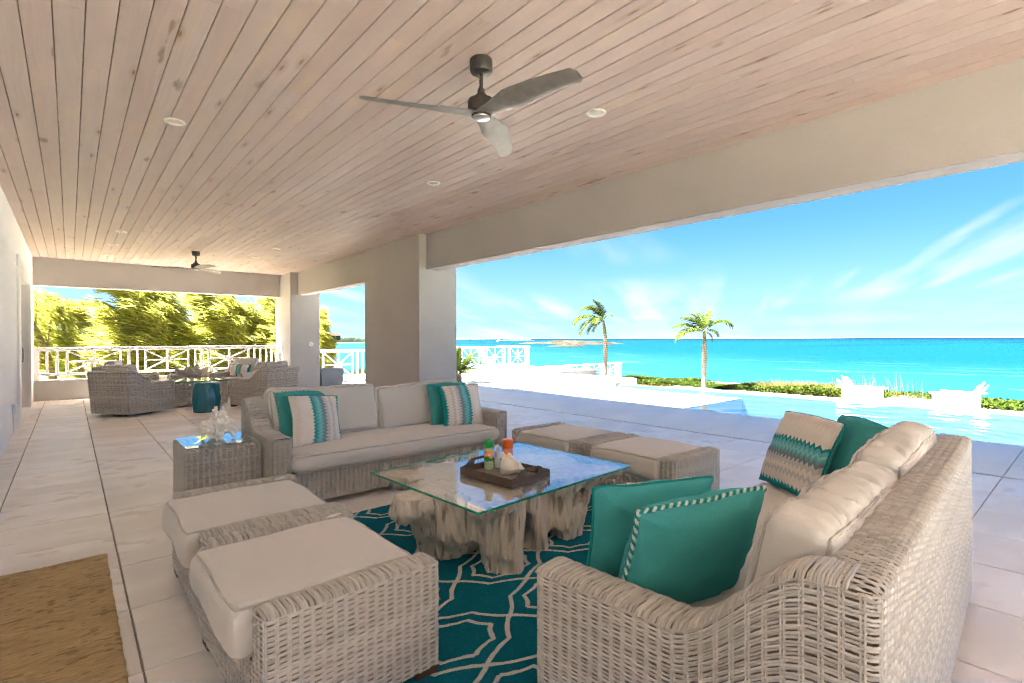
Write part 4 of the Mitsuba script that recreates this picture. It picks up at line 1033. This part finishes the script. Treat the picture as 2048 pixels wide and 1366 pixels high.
# ------------------------------------------------------------------ railings
def railing(label, A, B, z0, z1, panels, gap_n=2, group=None, post_w=.085, ends=True, hub=True):
    """white timber railing from A to B: panels = list of (start, end) of the star panels along it"""
    A, B = np.asarray(A, float), np.asarray(B, float); L = np.linalg.norm(B - A); d = (B - A) / L
    t = thing('railing', label, 'railing', group)
    at = lambda s, z: np.array([*(A + d * s), z])
    nrm = np.array([-d[1], d[0], 0])
    b = lambda p, q, w, h: MB().bar(p, q, w, h)
    obj('top_rail', b(at(-.02, z1 - .045), at(L + .02, z1 - .045), .10, .085), 'white_paint', t)
    obj('bottom_rail', b(at(0, z0 + .03), at(L, z0 + .03), .06, .06), 'white_paint', t)
    zb, zt = z0 + .06, z1 - .088; zm = (zb + zt) / 2
    def vert(s, w, nm, lo=zb): obj(nm, MB().bar(at(s, lo), at(s, zt), .045 if nm == 'baluster' else w, w, tuple(nrm)), 'white_paint', t)
    if ends:
        for s in (.04, L - .04): vert(s, post_w, 'post', z0 - .10)
    prev = .04
    for p0, p1 in panels + [(L - .04, None)]:
        gaps = max(1, int(round((p0 - prev) / .155)))
        for k in range(1, gaps): vert(prev + (p0 - prev) * k / gaps, .045, 'baluster')
        if p1 is None: break
        for s in (p0, p1): vert(s, .05, 'baluster')
        c = (p0 + p1) / 2; vert(c, .045, 'baluster')
        for q, e in ((p0, -1), (p1, 1)):
            for zc_, dz in ((zb, -1), (zt, 1)):
                obj('brace', MB().bar(at(q - e * .02, zc_ - dz * .012), at(c + e * .035, zm + dz * .018), .030, .045, tuple(nrm)), 'white_paint', t)
            obj('cross_bar', MB().bar(at(q - e * .02, zm), at(c + e * .035, zm), .028, .034, (0, 0, 1)), 'white_paint', t)
        if hub: obj('hub', MB().bar(at(c - .055, zm), at(c + .055, zm), .040, .11), 'white_paint', t)
        prev = p1
    return t
def star_panels(L, first, w=.90, gap=.47):
    out = []; s = first
    while s + w < L - .05:
        if s > .03: out.append((s, s + w))
        s += w + gap
    return out
railing('white railing on the parapet at the far end of the terrace', (XW + .01, YE + .10), (XC - .07, YE + .10), .525, 1.152, [(.535, 1.475), (1.945, 2.82), (3.27, 4.20)])
railing('white railing seen between the two piers behind the grey planter', (5.10, 15.2), (8.5, 15.2), .10, 1.0, [(.60, 1.51), (1.98, 2.88)])
railing('upper white railing of the sun deck behind the loungers', (8.5, 18.15), (16.75, 18.15), .0, .985, star_panels(8.25, .08 + 8.25 - .43 - 1.36 * 6 + .46))
railing('lower white railing running seaward from the sun deck behind the first palm', (16.9, 18.2), (24.0, 18.2), -1.02, -.045, star_panels(7.1, .10, .95, .42))
mb = MB(); mb.box((14.121, 14.2, -.3), (17.0, 18.4, -.006), .004).box((5.0, 16.2005, -.3), (14.12, 18.4, -.008)).box((5.0, 15.12, -.02), (8.5, 15.28, .085), .004)
struct('sun_deck', mb, 'plaster', smooth=False)
# ------------------------------------------------------------------ planter
t = thing('planter', 'square grey planter box behind the far pier in front of the railing', 'planter'); Mp = mat(0, (5.56, 14.44, 0))
a, bb, h = .29, .32, .485
v = [(-a, -a, 0), (a, -a, 0), (a, a, 0), (-a, a, 0), (-bb, -bb, h), (bb, -bb, h), (bb, bb, h), (-bb, bb, h)]
v += [(x * .90, y * .90, h) for x, y, z in v[4:8]] + [(x * .88, y * .88, h - .06) for x, y, z in v[4:8]]
obj('box', MB().add(v, [[0, 1, 5, 4], [1, 2, 6, 5], [2, 3, 7, 6], [3, 0, 4, 7], [4, 5, 9, 8], [5, 6, 10, 9], [6, 7, 11, 10], [7, 4, 8, 11], [8, 9, 13, 12], [9, 10, 14, 13], [10, 11, 15, 14], [11, 8, 12, 15]]), 'grey_planter', t, smooth=False, M=Mp)
obj('soil', MB().box((-.27, -.27, h - .08), (.27, .27, h - .045)), 'soil', t, smooth=False, M=Mp)
# ------------------------------------------------------------------ loungers
pr('mesh_white', (0.74, 0.74, 0.73), 0.7, 0.2)
pr('aqua_cloth', (0.16, 0.44, 0.43), 0.9, 0.1)
def lounger(label, M):
    t = thing('sun_lounger', label, 'sun lounger', None)
    L, w, z = 1.95, .66, .36; hp = .72; ang = np.radians(52); bl = .80
    tip = (hp - bl * np.cos(ang), z + bl * np.sin(ang))
    for y in (0, w):
        obj('side_rail', MB().bar((hp - .55, y, z), (L, y, z), .035, .05), 'white_paint', t, M=M)
        obj('back_rail', MB().bar((hp, y, z), (tip[0], y, tip[1]), .03, .045, (0, 1, 0)), 'white_paint', t, M=M)
        for x0, x1 in ((.40, .30), (L - .28, L - .18)): obj('leg', MB().bar((x0, y, z), (x1, y, .0), .035, .035, (0, 1, 0)), 'white_paint', t, M=M)
        obj('strut', MB().bar((.62, y, z - .02), (L - .26, y, .03), .022, .028, (0, 1, 0)), 'white_paint', t, M=M)
    obj('cross_rail', MB().bar((L, 0, z), (L, w, z), .035, .05), 'white_paint', t, M=M)
    obj('seat_sling', MB().box((hp, .02, z + .008), (L - .01, w - .02, z + .022), .003), 'mesh_white', t, M=M)
    x = np.linspace(0, 1, 8)[:, None]; y = np.linspace(.02, w - .02, 6)[None, :]
    P = np.stack([hp - bl * np.cos(ang) * x + 0 * y, y + 0 * x, z + .01 + bl * np.sin(ang) * x + 0 * y], -1); m = MB()
    v, f = gridf(P); m.add(v, f[:, ::-1]); v, f = gridf(P - np.array([.01, 0, .012])); m.add(v, f)
    obj('back_sling', m, 'mesh_white', t, smooth=False, M=M)
    return t
ML = mat(-42, (11.05, 15.15, 0))
lounger('white sun lounger nearer the upper railing corner with an aqua pillow', ML)
dk_ = ML @ np.linalg.inv(ML)
lounger('white sun lounger half hidden by the sago palm, left of the other lounger', mat(-42, (9.75, 15.55, 0)))
cm, pm = cushion_mesh(.26, .13, .055, r=.05, bulge=.02, n=14)
for M_, lab in ((ML, 'aqua pillow on the lounger nearer the upper railing corner'), (mat(-42, (9.75, 15.55, 0)), 'aqua pillow on the lounger half hidden by the sago palm')):
    k = thing('lounger_pillow', lab, 'pillow'); obj('cover', cm, 'aqua_cloth', k, smooth=True, M=M_ @ mat(90, (.74, .33, .47)) @ mat(0, rx=40))
# ------------------------------------------------------------------ low chairs and fire table on the lower terrace
TZ = -.40
def slat_chair(label, M):
    t = thing('slat_chair', label, 'garden chair', None)
    for k, (y, top, lean) in enumerate(((.11, .66, .0), (.34, .735, .0), (.57, .70, .0))):
        s = np.linspace(0, 1, 10)[:, None]; w = np.linspace(-1, 1, 9)[None, :]
        wd = .088 * np.sqrt(np.clip(1 - np.clip((s - .72) / .285, 0, 1) ** 2, .02, 1))
        P = np.stack([.10 - .34 * s + .03 * s ** 2 + 0 * w, y + w * wd + (y - .34) * .06 * s, .24 + (top - .24) * s + 0 * w], -1)
        m = MB(); v, f = gridf(P); m.add(v, f); v, f = gridf(P + np.array([.02, 0, .008])); m.add(v, f[:, ::-1])
        for e in (0, -1):
            q = np.stack([P[:, e], P[:, e] + np.array([.02, 0, .008])], 1); v, f = gridf(q); m.add(v, f if e else f[:, ::-1])
        obj('back_slat', m, 'white_paint', t, smooth=False, M=M)
    for y in (-.05, .61): obj('arm', MB().box((-.16, y, .455), (.66, y + .13, .485), .008), 'white_paint', t, M=M); obj('side_panel', MB().box((-.05, y + .045, .0), (.60, y + .075, .452), .006), 'white_paint', t, M=M)
    for k in range(5): obj('seat_slat', MB().bar((.06 + .115 * k, .0, .225 + .022 * k), (.06 + .115 * k, .68, .225 + .022 * k), .10, .022), 'white_paint', t, M=M)
    return t
slat_chair('white slatted lawn chair left of the fire table, turned towards it', mat(-98, (14.62, 4.28, TZ)))
slat_chair('white slatted lawn chair right of the fire table, turned towards it', mat(82, (15.30, 1.86, TZ)))
t = thing('fire_table', 'white square fire table with glass wind guards between the two lawn chairs', 'fire table'); Mf = mat(-6, (14.95, 3.06, TZ))
obj('body', MB().box((-.42, -.38, 0), (.42, .38, .20), .006), 'white_paint', t, M=Mf); obj('top', MB().box((-.48, -.44, .20), (.48, .44, .235), .006).box((-.2, -.2, .235), (.2, .2, .237)), 'white_paint', t, M=Mf)
pr('lava_rock', lambda p, n, uv: mix((0.05, 0.055, 0.06), (0.32, 0.32, 0.31), noise(p.x * 60, p.y * 60, p.z * 60)), 0.9, 0.1)
obj('burner', MB().box((-.22, -.18, .237), (.22, .18, .250), .004), 'lava_rock', t, M=Mf)
g = obj('wind_guard', MB().add([(-.26, -.22, .25), (.26, -.22, .25), (.26, -.22, .40), (-.26, -.22, .40)], [[0, 1, 2, 3]]).add([(.26, -.22, .25), (.26, .22, .25), (.26, .22, .40), (.26, -.22, .40)], [[0, 1, 2, 3]]).add([(-.26, .22, .25), (.26, .22, .25), (.26, .22, .40), (-.26, .22, .40)], [[0, 1, 2, 3]]).add([(-.26, -.22, .25), (-.26, .22, .25), (-.26, .22, .40), (-.26, -.22, .40)], [[0, 1, 2, 3]]), 'pane_glass', t, smooth=False, M=Mf)
for x in (-.26, .26):
    for y in (-.22, .22): obj('clip', MB().lathe([(0, 0), (.012, 0), (.012, .06), (.018, .062), (.018, .075), (0, .076)], (x, y, .235), 10), 'silver', t, M=Mf)


# ================================================================== planting
scene['m_needle'] = {'type': 'twosided', 'bsdf': {'type': 'principled', 'base_color': proc(lambda p, n, uv: mix(mix((0.075, 0.085, 0.012), (0.185, 0.155, 0.014), uv.x), (0.045, 0.062, 0.012), 0.7 * uv.y)), 'roughness': 0.7, 'specular': 0.2}}
scene['m_needle'] = {'type': 'principledthin', 'base_color': proc(lambda p, n, uv: mix(mix((0.26, 0.29, 0.06), (0.38, 0.35, 0.075), uv.x), (0.22, 0.27, 0.08), 0.5 * uv.y)), 'roughness': 0.7, 'spec_trans': 0.0, 'diff_trans': 1.3}
scene['m_leaf'] = {'type': 'principledthin', 'base_color': proc(lambda p, n, uv: mix((0.015, 0.036, 0.008), (0.065, 0.088, 0.016), uv.x)), 'roughness': 0.45, 'spec_trans': 0.0, 'diff_trans': 0.6}
scene['m_bright_leaf'] = {'type': 'principledthin', 'base_color': proc(lambda p, n, uv: mix((0.045, 0.105, 0.008), (0.15, 0.19, 0.012), uv.x)), 'roughness': 0.5, 'spec_trans': 0.0, 'diff_trans': 0.7}
scene['m_palm_leaf'] = {'type': 'principledthin', 'base_color': proc(lambda p, n, uv: mix(mix((0.022, 0.05, 0.010), (0.075, 0.10, 0.018), uv.x), mi.Color3f(0.13, 0.075, 0.03), smoothstep(0.75, 1.0, uv.y))), 'roughness': 0.45, 'spec_trans': 0.0, 'diff_trans': 0.5}
scene['m_straw'] = {'type': 'principledthin', 'base_color': proc(lambda p, n, uv: mix((0.10, 0.085, 0.03), (0.22, 0.16, 0.06), uv.x)), 'roughness': 0.7, 'spec_trans': 0.0, 'diff_trans': 0.7}
pr('bark', lambda p, n, uv: mix((0.10, 0.075, 0.05), (0.20, 0.16, 0.115), noise(p.x * 20, p.y * 20, p.z * 5)), 0.9, 0.1)
pr('palm_bark', lambda p, n, uv: mix(mix((0.16, 0.135, 0.11), (0.30, 0.265, 0.225), fbm(p.x * 14, p.y * 14, p.z * 9, 3)), mi.Color3f(0.085, 0.065, 0.05), 0.75 * smoothstep(0.32, 0.12, dr.abs(p.z * 13.0 - dr.floor(p.z * 13.0) - 0.5)) ), 0.9, 0.1)
pr('crownshaft', (0.075, 0.075, 0.022), 0.5, 0.3)


def blades(m, pos, dirn, length, width, rng_, droop=0.0, two=1):
    """long thin leaves: pos (n,3), dirn (n,3), each bent once"""
    n = len(pos); d = dirn / (np.linalg.norm(dirn, axis=1, keepdims=True) + 1e-9)
    s = np.cross(d, rng_.normal(size=(n, 3))); s /= np.linalg.norm(s, axis=1, keepdims=True) + 1e-9
    L, w = np.broadcast_to(length, (n,))[:, None], np.broadcast_to(width, (n,))[:, None]
    mid = pos + d * L * .55 + np.array([0, 0, -1.0]) * droop * L * .12; tip = pos + d * L + np.array([0, 0, -1.0]) * droop * L * .45
    v = np.stack([pos - s * w * .35, pos + s * w * .35, mid + s * w * .5, mid - s * w * .5, tip], 1)
    k = np.arange(n)[:, None] * 5
    f = np.vstack([k + np.array([[0, 1, 2]]), k + np.array([[0, 2, 3]]), k + np.array([[3, 2, 4]])])
    u = np.repeat(rng_.random((n, 2)), 5, 0)
    m.add(v.reshape(-1, 3), f, u)


WIND = np.array([-.80, .10, .42])       # the trees stream to the left, away from the sea
def casuarina(x, y, h, label, seed, spread=1.0, dense=1.0):
    g = np.random.default_rng(seed); z0 = float(land_z(np.array([x]), np.array([y]))[0]) - .1
    t = thing('casuarina_tree', label, 'tree', None)
    tm, fm = MB(), MB()
    top = np.array([x - .33 * h * spread, y + g.normal(0, .3), z0 + h])
    tp = smooth_path([(x, y, z0), (x - .04 * h, y, z0 + .35 * h), (x - .15 * h, y + g.normal(0, .2), z0 + .68 * h), top], 26)
    tm.tube(tp, np.linspace(.03 * h, .007 * h, 26), 8)
    obj('trunk', tm, 'bark', t, smooth=True)
    lm = MB()
    for k in range(int(27 * dense)):
        s = g.uniform(.16, .98) ** .9; i = int(s * 25); b = tp[i]
        ang = g.uniform(0, 2 * np.pi); reach = h * (.42 * (1 - s) + .13) * g.uniform(.6, 1.1)
        d = np.array([np.cos(ang) * .75, np.sin(ang) * .75, .28]) + WIND * .85; d /= np.linalg.norm(d)
        e = b + d * reach; c = b + d * reach * .5 + np.array([0, 0, -.04 * reach])
        lp = smooth_path([b, c, e], 9); lm.tube(lp, np.linspace(.010 * h * (1.1 - s), .002 * h, 9), 5)
        n = int(120 * dense * (reach / h) / .3)
        q = g.random(n) ** .75; base = lp[np.minimum((q * 8).astype(int), 8)] + g.normal(0, .036 * h, (n, 3)) * (1 - .45 * q[:, None]) * np.array([1, 1, .75])
        dd = WIND * .9 + d * .35 + g.normal(0, .24, (n, 3)) + np.array([0, 0, -.10])
        blades(fm, base, dd, g.uniform(.06, .13, n) * h * .95, .0085 * h, g, droop=.45)
    obj('limbs', lm, 'bark', t, smooth=True)
    obj('crown', fm, 'needle', t, smooth=False, uv=True)


for k, (x, y, h, lab, sp, de) in enumerate((
        (-.4, 27.5, 5.6, 'thin windblown casuarina against the sky at the far left', 1.0, .8),
        (.6, 36.0, 5.4, 'low rounded casuarina at the left behind the thin windblown one', .6, 1.2),
        (3.0, 27.0, 6.0, 'tall yellow green casuarina left of centre with a bare leaning trunk', 1.1, 1.5),
        (4.7, 28.5, 5.5, 'yellow casuarina behind the far fan, second of the dense row', 1.0, 1.5),
        (6.3, 26.8, 5.3, 'dense casuarina in the middle of the row beyond the end railing', 1.0, 1.5),
        (7.8, 28.0, 5.0, 'casuarina with dark leaning limbs, second from the far pier', 1.1, 1.4),
        (9.1, 27.2, 4.7, 'casuarina next to the far pier at the right end of the row', 1.0, 1.4),
        (11.6, 29.0, 4.3, 'casuarina right of the far pier reaching towards the beach', .5, 1.3),
        (1.9, 44.0, 5.8, 'casuarina farther back filling the gap left of centre', .8, 1.1))):
    casuarina(x, y, h, lab, 100 + k, sp, de)


def leafy(m, c, r, n, g, size=.07):
    """leaves through the outer part of a lumpy bush"""
    d = g.normal(size=(n, 3)); d /= np.linalg.norm(d, axis=1, keepdims=True); d[:, 2] = np.abs(d[:, 2]) * .9
    lump = .72 + .5 * meshkit.noise(d * 2.6 + c, 3)
    p = c + d * np.asarray(r) * (lump * g.uniform(.72, 1.0, n))[:, None]
    a = d + g.normal(0, .7, (n, 3)); blades(m, p, a, g.uniform(.7, 1.3, n) * size, size * .55, g, droop=.3)
def shrub(label, x, y, r, n, seed, material='bright_leaf', size=.085, z=None, cat='shrub'):
    g = np.random.default_rng(seed); z0 = float(land_z(np.array([x]), np.array([y]))[0]) if z is None else z
    t = thing('shrub', label, cat, None); m, s = MB(), MB()
    leafy(m, np.array([x, y, z0]), r, n, g, size)
    for k in range(7):
        a = g.uniform(0, 6.28); s.tube(smooth_path([(x, y, z0 - .05), (x + .3 * r[0] * np.cos(a), y + .3 * r[1] * np.sin(a), z0 + .45 * r[2]), (x + .6 * r[0] * np.cos(a), y + .6 * r[1] * np.sin(a), z0 + .8 * r[2])], 6), np.linspace(.02, .006, 6), 5)
    obj('stems', s, 'bark', t, smooth=True); obj('leaves', m, material, t, smooth=False, uv=True)
shrub('bright green bush at the left end below the end railing', -.35, 17.4, (.95, .8, 1.55), 3800, 201)
shrub('bright green bush second from the left below the end railing', .95, 17.8, (1.0, .8, 1.45), 3800, 202)
shrub('bright green bush under the middle of the end railing', 2.3, 18.0, (.9, .8, 1.25), 3000, 203)
shrub('low green bush below the right part of the end railing', 3.6, 18.2, (.8, .7, 1.1), 2600, 204)
shrub('olive bush farther back in the dry grass behind the end railing', 1.9, 22.5, (1.5, 1.1, 1.3), 2600, 205, 'leaf', .12)
shrub('brown green beach bush behind the railing between the piers', 8.6, 24.0, (1.2, 1.0, 1.3), 2400, 206, 'leaf', .10)
shrub('sparse beach bush at the edge of the sand between the piers', 13.5, 30.0, (1.3, 1.1, .9), 1800, 207, 'leaf', .11)
# dry grass over the garden, beach grass and creeping cover at the sea edge: nobody could count it
g = np.random.default_rng(9); m = MB(); n = 26000
x, y = g.uniform(-9, 13, n), 17.5 + 26 * g.random(n) ** 1.3
keep = meshkit.noise(np.stack([x * .35, y * .35, 0 * x], -1), 4) > .38; x, y = x[keep], y[keep]
p = np.stack([x, y, land_z(x, y) - .02], 1)
blades(m, p, np.array([-.35, .05, 1.0]) + g.normal(0, .35, p.shape), g.uniform(.35, .95, len(p)), .02, g, droop=.35)
struct('dry_grass', m, 'straw', 'tall dry yellow grass below the trees', kind='stuff', smooth=False, uv=True)
mb = MB(); mb.box((16.55, -30, -1.4), (19.6, 14.0, -.47)); struct('planting_bed', mb, 'soil', smooth=False)
m = MB(); n = 30000
y = g.uniform(-8, 13.2, n); x = 16.55 + 1.7 * g.random(n) ** 1.4
hgt = .10 + .20 * meshkit.fbm(np.stack([x * .9, y * .7, 0 * x], -1), 3, 8) ** 1.0 + .10 * np.clip((6.6 - y) / 1.5, 0, 1) * np.clip((y - 4.6), 0, 1)
hgt = hgt * np.clip(1.0 - .75 * np.exp(-((y - 9.0) / .75) ** 2), 0, 1)
p = np.stack([x, y, -.47 + hgt * g.random(n) ** .5], 1)
blades(m, p, np.array([-.2, 0, .7]) + g.normal(0, .6, p.shape), g.uniform(.05, .10, n), .05, g, droop=.2)
struct('beach_creeper', m, 'leaf', 'low green creeping plants along the edge above the sea', kind='stuff', smooth=False, uv=True)
m = MB(); n = 2600; y = g.normal(6.0, .75, n); x = 16.75 + .9 * g.random(n)
p = np.stack([x, y, np.full(n, -.45)], 1)
blades(m, p, np.array([-.15, .35, 1.0]) + g.normal(0, .22, p.shape), g.uniform(.25, .62, n), .010, g, droop=.4)
y = g.normal(4.0, .5, 60); p = np.stack([16.7 + .5 * g.random(60), y, np.full(60, -.45)], 1)
blades(m, p, np.array([0, .1, 1.0]) + g.normal(0, .10, p.shape), g.uniform(.6, .95, 60), .008, g, droop=.15)
struct('beach_grass', m, 'straw', 'dry beach grass beside the left lawn chair', kind='stuff', smooth=False, uv=True)


# ------------------------------------------------------------------ palms
def frond(m, rm, base, az, el, L, g, curl=1.0, leaf=.42, n=46, wind=(0, 0, 0)):
    d = np.array([math.cos(az) * math.cos(el), math.sin(az) * math.cos(el), math.sin(el)]); p = np.array(base, float); pts = [p.copy()]
    for k in range(16):
        d = d + np.array([0, 0, -.105 * curl]) * (k / 10) + np.asarray(wind) * .05; d /= np.linalg.norm(d); p = p + d * L / 16; pts.append(p.copy())
    pts = np.array(pts); rm.tube(pts, np.linspace(.011, .0025, 17) * L, 5)
    s = np.linspace(.16, .995, n); P = np.stack([np.interp(s * 16, np.arange(17), pts[:, i]) for i in range(3)], 1)
    Tn = np.gradient(P, axis=0); Tn /= np.linalg.norm(Tn, axis=1, keepdims=True)
    S = np.cross(Tn, [0, 0, 1.0]); S /= np.linalg.norm(S, axis=1, keepdims=True) + 1e-9; U = np.cross(S, Tn)
    ll = leaf * L * np.sin(np.clip(s * .92 + .12, 0, 1) * np.pi) ** .7
    for sg in (1, -1):
        dd = S * sg * .85 + Tn * .75 + U * .25 + g.normal(0, .12, P.shape) + np.asarray(wind) * .35
        N = len(P); u = dd / np.linalg.norm(dd, axis=1, keepdims=True); w = .030 * L
        a = np.cross(u, U); mid = P + u * ll[:, None] * .5; tip = P + u * ll[:, None] + np.array([0, 0, -.35]) * ll[:, None]
        v = np.stack([P - Tn * w * .4, P + Tn * w * .4, mid + Tn * w * .5, mid - Tn * w * .5, tip], 1); k = np.arange(N)[:, None] * 5
        f = np.vstack([k + np.array([[0, 1, 2]]), k + np.array([[0, 2, 3]]), k + np.array([[3, 2, 4]])])
        uv = np.stack([g.random(N).repeat(5), np.tile([0.3, .3, .6, .6, 1.0], N) * np.clip(s.repeat(5) * 1.1, 0, 1)], 1)
        m.add(v.reshape(-1, 3), f, uv)
def palm(label, base, pts, r, fronds, seed, L):
    g = np.random.default_rng(seed); t = thing('palm_tree', label, 'palm tree', None)
    tp = smooth_path(np.asarray(pts) + np.asarray(base), 60); k = np.linspace(0, 1, 60)
    ring = 1 + .05 * np.sign(np.sin(k * 60 * 1.4)); prof = np.interp(k, [0, .05, .35, .62, .80, .81, 1.0], [1.12, 1.0, .98, 1.05, .88, .60, .5])
    obj('trunk', MB().tube(tp[:50], r * prof[:50] * ring[:50], 14), 'palm_bark', t, smooth=40)
    obj('crownshaft', MB().tube(tp[48:], r * np.linspace(.80, .45, 12), 12), 'crownshaft', t, smooth=True)
    top = tp[-1] - np.array([0, 0, .03])
    for (az, el, ln, curl) in fronds:
        m, rm = MB(), MB(); frond(m, rm, top, math.radians(az), math.radians(el), L * ln, g, curl, wind=(-.30, .28, .0))
        fk = obj('frond', m, 'palm_leaf', t, smooth=False, uv=True); obj('midrib', rm, 'crownshaft', fk, smooth=True)
# azimuths in degrees from +x towards +y; the view looks along about 49 degrees, so 139 is picture left and -41 picture right
palm('palm with a full green crown standing at the far edge of the pool', (15.75, 8.62, TZ - .02), [(0, 0, 0), (.0, .0, .7), (.02, -.01, 1.45), (.0, .0, 1.98)], .078,
     [(150, 52, 1.0, .9), (128, 28, 1.1, .9), (160, 10, 1.12, 1.1), (118, 5, 1.05, 1.3), (100, 70, .85, .8), (40, 68, .80, .7), (-30, 64, .78, .35), (-48, 38, 1.12, 1.7), (-70, 12, .6, 1.8), (60, 30, .7, 1.2), (230, 45, .8, 1.2), (-50, -20, .5, 2.0)], 301, .98)
palm('slender windblown palm in front of the lower railing', (15.9, 12.9, -1.02), [(0, 0, 0), (.03, -.03, 1.3), (.02, -.02, 2.6), (-.02, .02, 3.05)], .088,
     [(140, 25, 1.25, 1.7), (148, 5, 1.1, 2.2), (130, 55, 1.05, 1.3), (110, 78, .9, .5), (170, 62, .9, 1.0), (-40, 55, .45, 2.0), (80, 30, .7, 1.8), (200, 30, .7, 2.0), (150, -15, .8, 1.8), (165, -25, .6, 1.6), (60, 80, .8, .6)], 302, 1.12)
# sago palm behind the middle pier
t = thing('sago_palm', 'dark green sago palm sticking out behind the middle pier', 'palm plant', None); g = np.random.default_rng(303)
obj('stem', MB().lathe([(0, -.0), (.12, 0), (.13, .18), (.09, .28), (0, .30)], (8.70, 12.55, 0), 14), 'bark', t)
for k in range(26):
    m, rm = MB(), MB(); az = k * 2.399; el = math.radians(8 + 66 * ((k * 7) % 26) / 26)
    frond(m, rm, (8.70, 12.55, .26), az, el, 1.0, g, .55, leaf=.20, n=40); fk = obj('frond', m, 'leaf', t, smooth=False, uv=True); obj('midrib', rm, 'crownshaft', fk, smooth=True)

# ------------------------------------------------------------------ rocks and land out at sea
def f_rock(p, n, uv):
    a = fbm(p.x * .12, p.y * .12, p.z * .5, 4)
    return mix(mix((0.010, 0.009, 0.008), (0.032, 0.029, 0.025), a), mi.Color3f(0.008, 0.011, 0.006), 0.8 * smoothstep(0.52, 0.62, fbm(p.x * .05, p.y * .05, 2.0, 3)) * smoothstep(-4.5, -2.5, p.z))
pr('sea_rock', f_rock, 0.95, 0.1)
def islet(name, label, A, B, wid, hgt, seed, m_='sea_rock', nu=70, nv=18, pw=.6):
    A, B = np.asarray(A, float), np.asarray(B, float); L = np.linalg.norm(B - A); d = (B - A) / L; nn = np.array([-d[1], d[0]])
    u, v = np.meshgrid(np.linspace(0, 1, nu), np.linspace(-1, 1, nv), indexing='ij')
    xy = A + (B - A) * u[..., None] + nn * v[..., None] * wid * (np.sin(np.pi * np.clip(u, .01, .99)) ** .5)[..., None]
    n1 = meshkit.fbm(np.stack([u * L / (hgt * 5), v * 1.6, 0 * u + seed], -1), 5, seed)
    z = SEA - 1.0 + (hgt + 1.0) * np.clip(np.sin(np.pi * u) ** pw * (1 - np.abs(v) ** 2.2) ** .8 * (.25 + 1.35 * n1), 0, 1.6)
    mb = MB(); mb.grid(np.concatenate([xy, z[..., None]], -1)); single(name, mb, m_, label, 'islet', smooth=55)
islet('rock_islet', 'long low grey rocky islet out in the sea behind the palm', (520, 590), (575, 428), 28, 4.6, 3)
islet('rock_islet', 'nearer low rocky islet in front of the long one', (334, 342), (361, 312), 9, 2.2, 5, nu=50)
islet('rock_islet', 'higher hump of the rocky islet left of the slender palm', (470, 435), (500, 388), 14, 5.0, 8, nu=50)
pr('far_sand', (0.05, 0.046, 0.04), 0.95, 0.1); pr('far_green', (0.010, 0.018, 0.012), 0.95, 0.1)
islet('far_island', 'pale sandy island far out on the horizon', (1600, 1960), (1900, 2020), 40, 5.5, 11, 'far_sand')
def strip(name, label, pts, w, h, m_, seed, cat):
    P = smooth_path(pts, 120); mb = MB(); v = np.linspace(-1, 1, 9)
    n1 = meshkit.fbm(np.stack([np.arange(120) * .22, np.zeros(120), np.zeros(120)], -1), 4, seed)
    G = np.stack([np.stack([P[:, 0] + .6 * w * s, P[:, 1] + .8 * w * s, SEA - .8 + (h * (.55 + .9 * n1) + .8) * (1 - abs(s) ** 3)], -1) for s in v], 1)
    mb.grid(G); single(name, mb, m_, label, cat, smooth=40)
strip('far_beach', 'pale sand beach across the bay between the piers', [(330, 960), (430, 985), (540, 980), (640, 960)], 26, 1.6, 'far_sand', 1, 'beach')
strip('headland', 'low wooded headland across the bay between the piers', [(300, 1010), (430, 1035), (540, 1030), (660, 1000)], 30, 9.5, 'far_green', 2, 'headland')
pr('far_wall', (0.05, 0.04, 0.037), 0.9, 0.1); pr('far_roof', (0.045, 0.022, 0.018), 0.9, 0.1)
def far_house(label, x, y, z, w, d, h, rz):
    t = thing('beach_house', label, 'house', None); M = mat(rz, (x, y, z))
    wl = obj('wall', MB().box((-w / 2, -d / 2, 0), (w / 2, d / 2, h)), 'far_wall', t, smooth=False, M=M)
    obj('roof', MB().add([(-w * .56, -d * .56, h), (w * .56, -d * .56, h), (w * .56, d * .56, h), (-w * .56, d * .56, h), (-w * .3, 0, h * 1.55), (w * .3, 0, h * 1.55)], [[0, 1, 5], [0, 5, 4], [2, 3, 4], [2, 4, 5], [1, 2, 5], [3, 0, 4], [3, 2, 1], [3, 1, 0]]), 'far_roof', t, smooth=False, M=M)
    for k in range(4): obj('window', MB().box((-w * .42 + k * w * .23, -d / 2 - w * .006, h * .35), (-w * .42 + k * w * .23 + w * .12, -d / 2 - w * .001, h * .75)), 'dark_metal', t, smooth=False, M=M)
far_house('tiny house with a reddish roof on the headland across the bay', 395, 1000, 0.5, 26, 18, 8, -20)
far_house('pinkish house half hidden behind the casuarinas at the left', 4.2, 52, -2.6, 7, 5, 2.9, 10)
t = thing('sailboat', 'tiny white sailboat on the horizon right of the middle pier', 'sailboat', None); Mb_ = mat(-45, (1010, 1235, SEA))
obj('hull', MB().add([(-6, 0, 0), (0, -1.6, 0), (6, 0, 0), (0, 1.6, 0), (-6.3, 0, 1.3), (0, -2, 1.3), (6.8, 0, 1.5), (0, 2, 1.3)], [[0, 1, 5, 4], [1, 2, 6, 5], [2, 3, 7, 6], [3, 0, 4, 7], [4, 5, 6, 7]]), 'white_paint', t, smooth=False, M=Mb_)
obj('sail', MB().add([(-.3, 0, 2), (-5.5, .3, 2.2), (-.3, 0, 13), (.2, 0, 2), (6, .2, 2), (.2, 0, 11.5)], [[0, 1, 2], [3, 4, 5], [0, 2, 1], [3, 5, 4]]), 'mesh_white', t, smooth=False, M=Mb_)
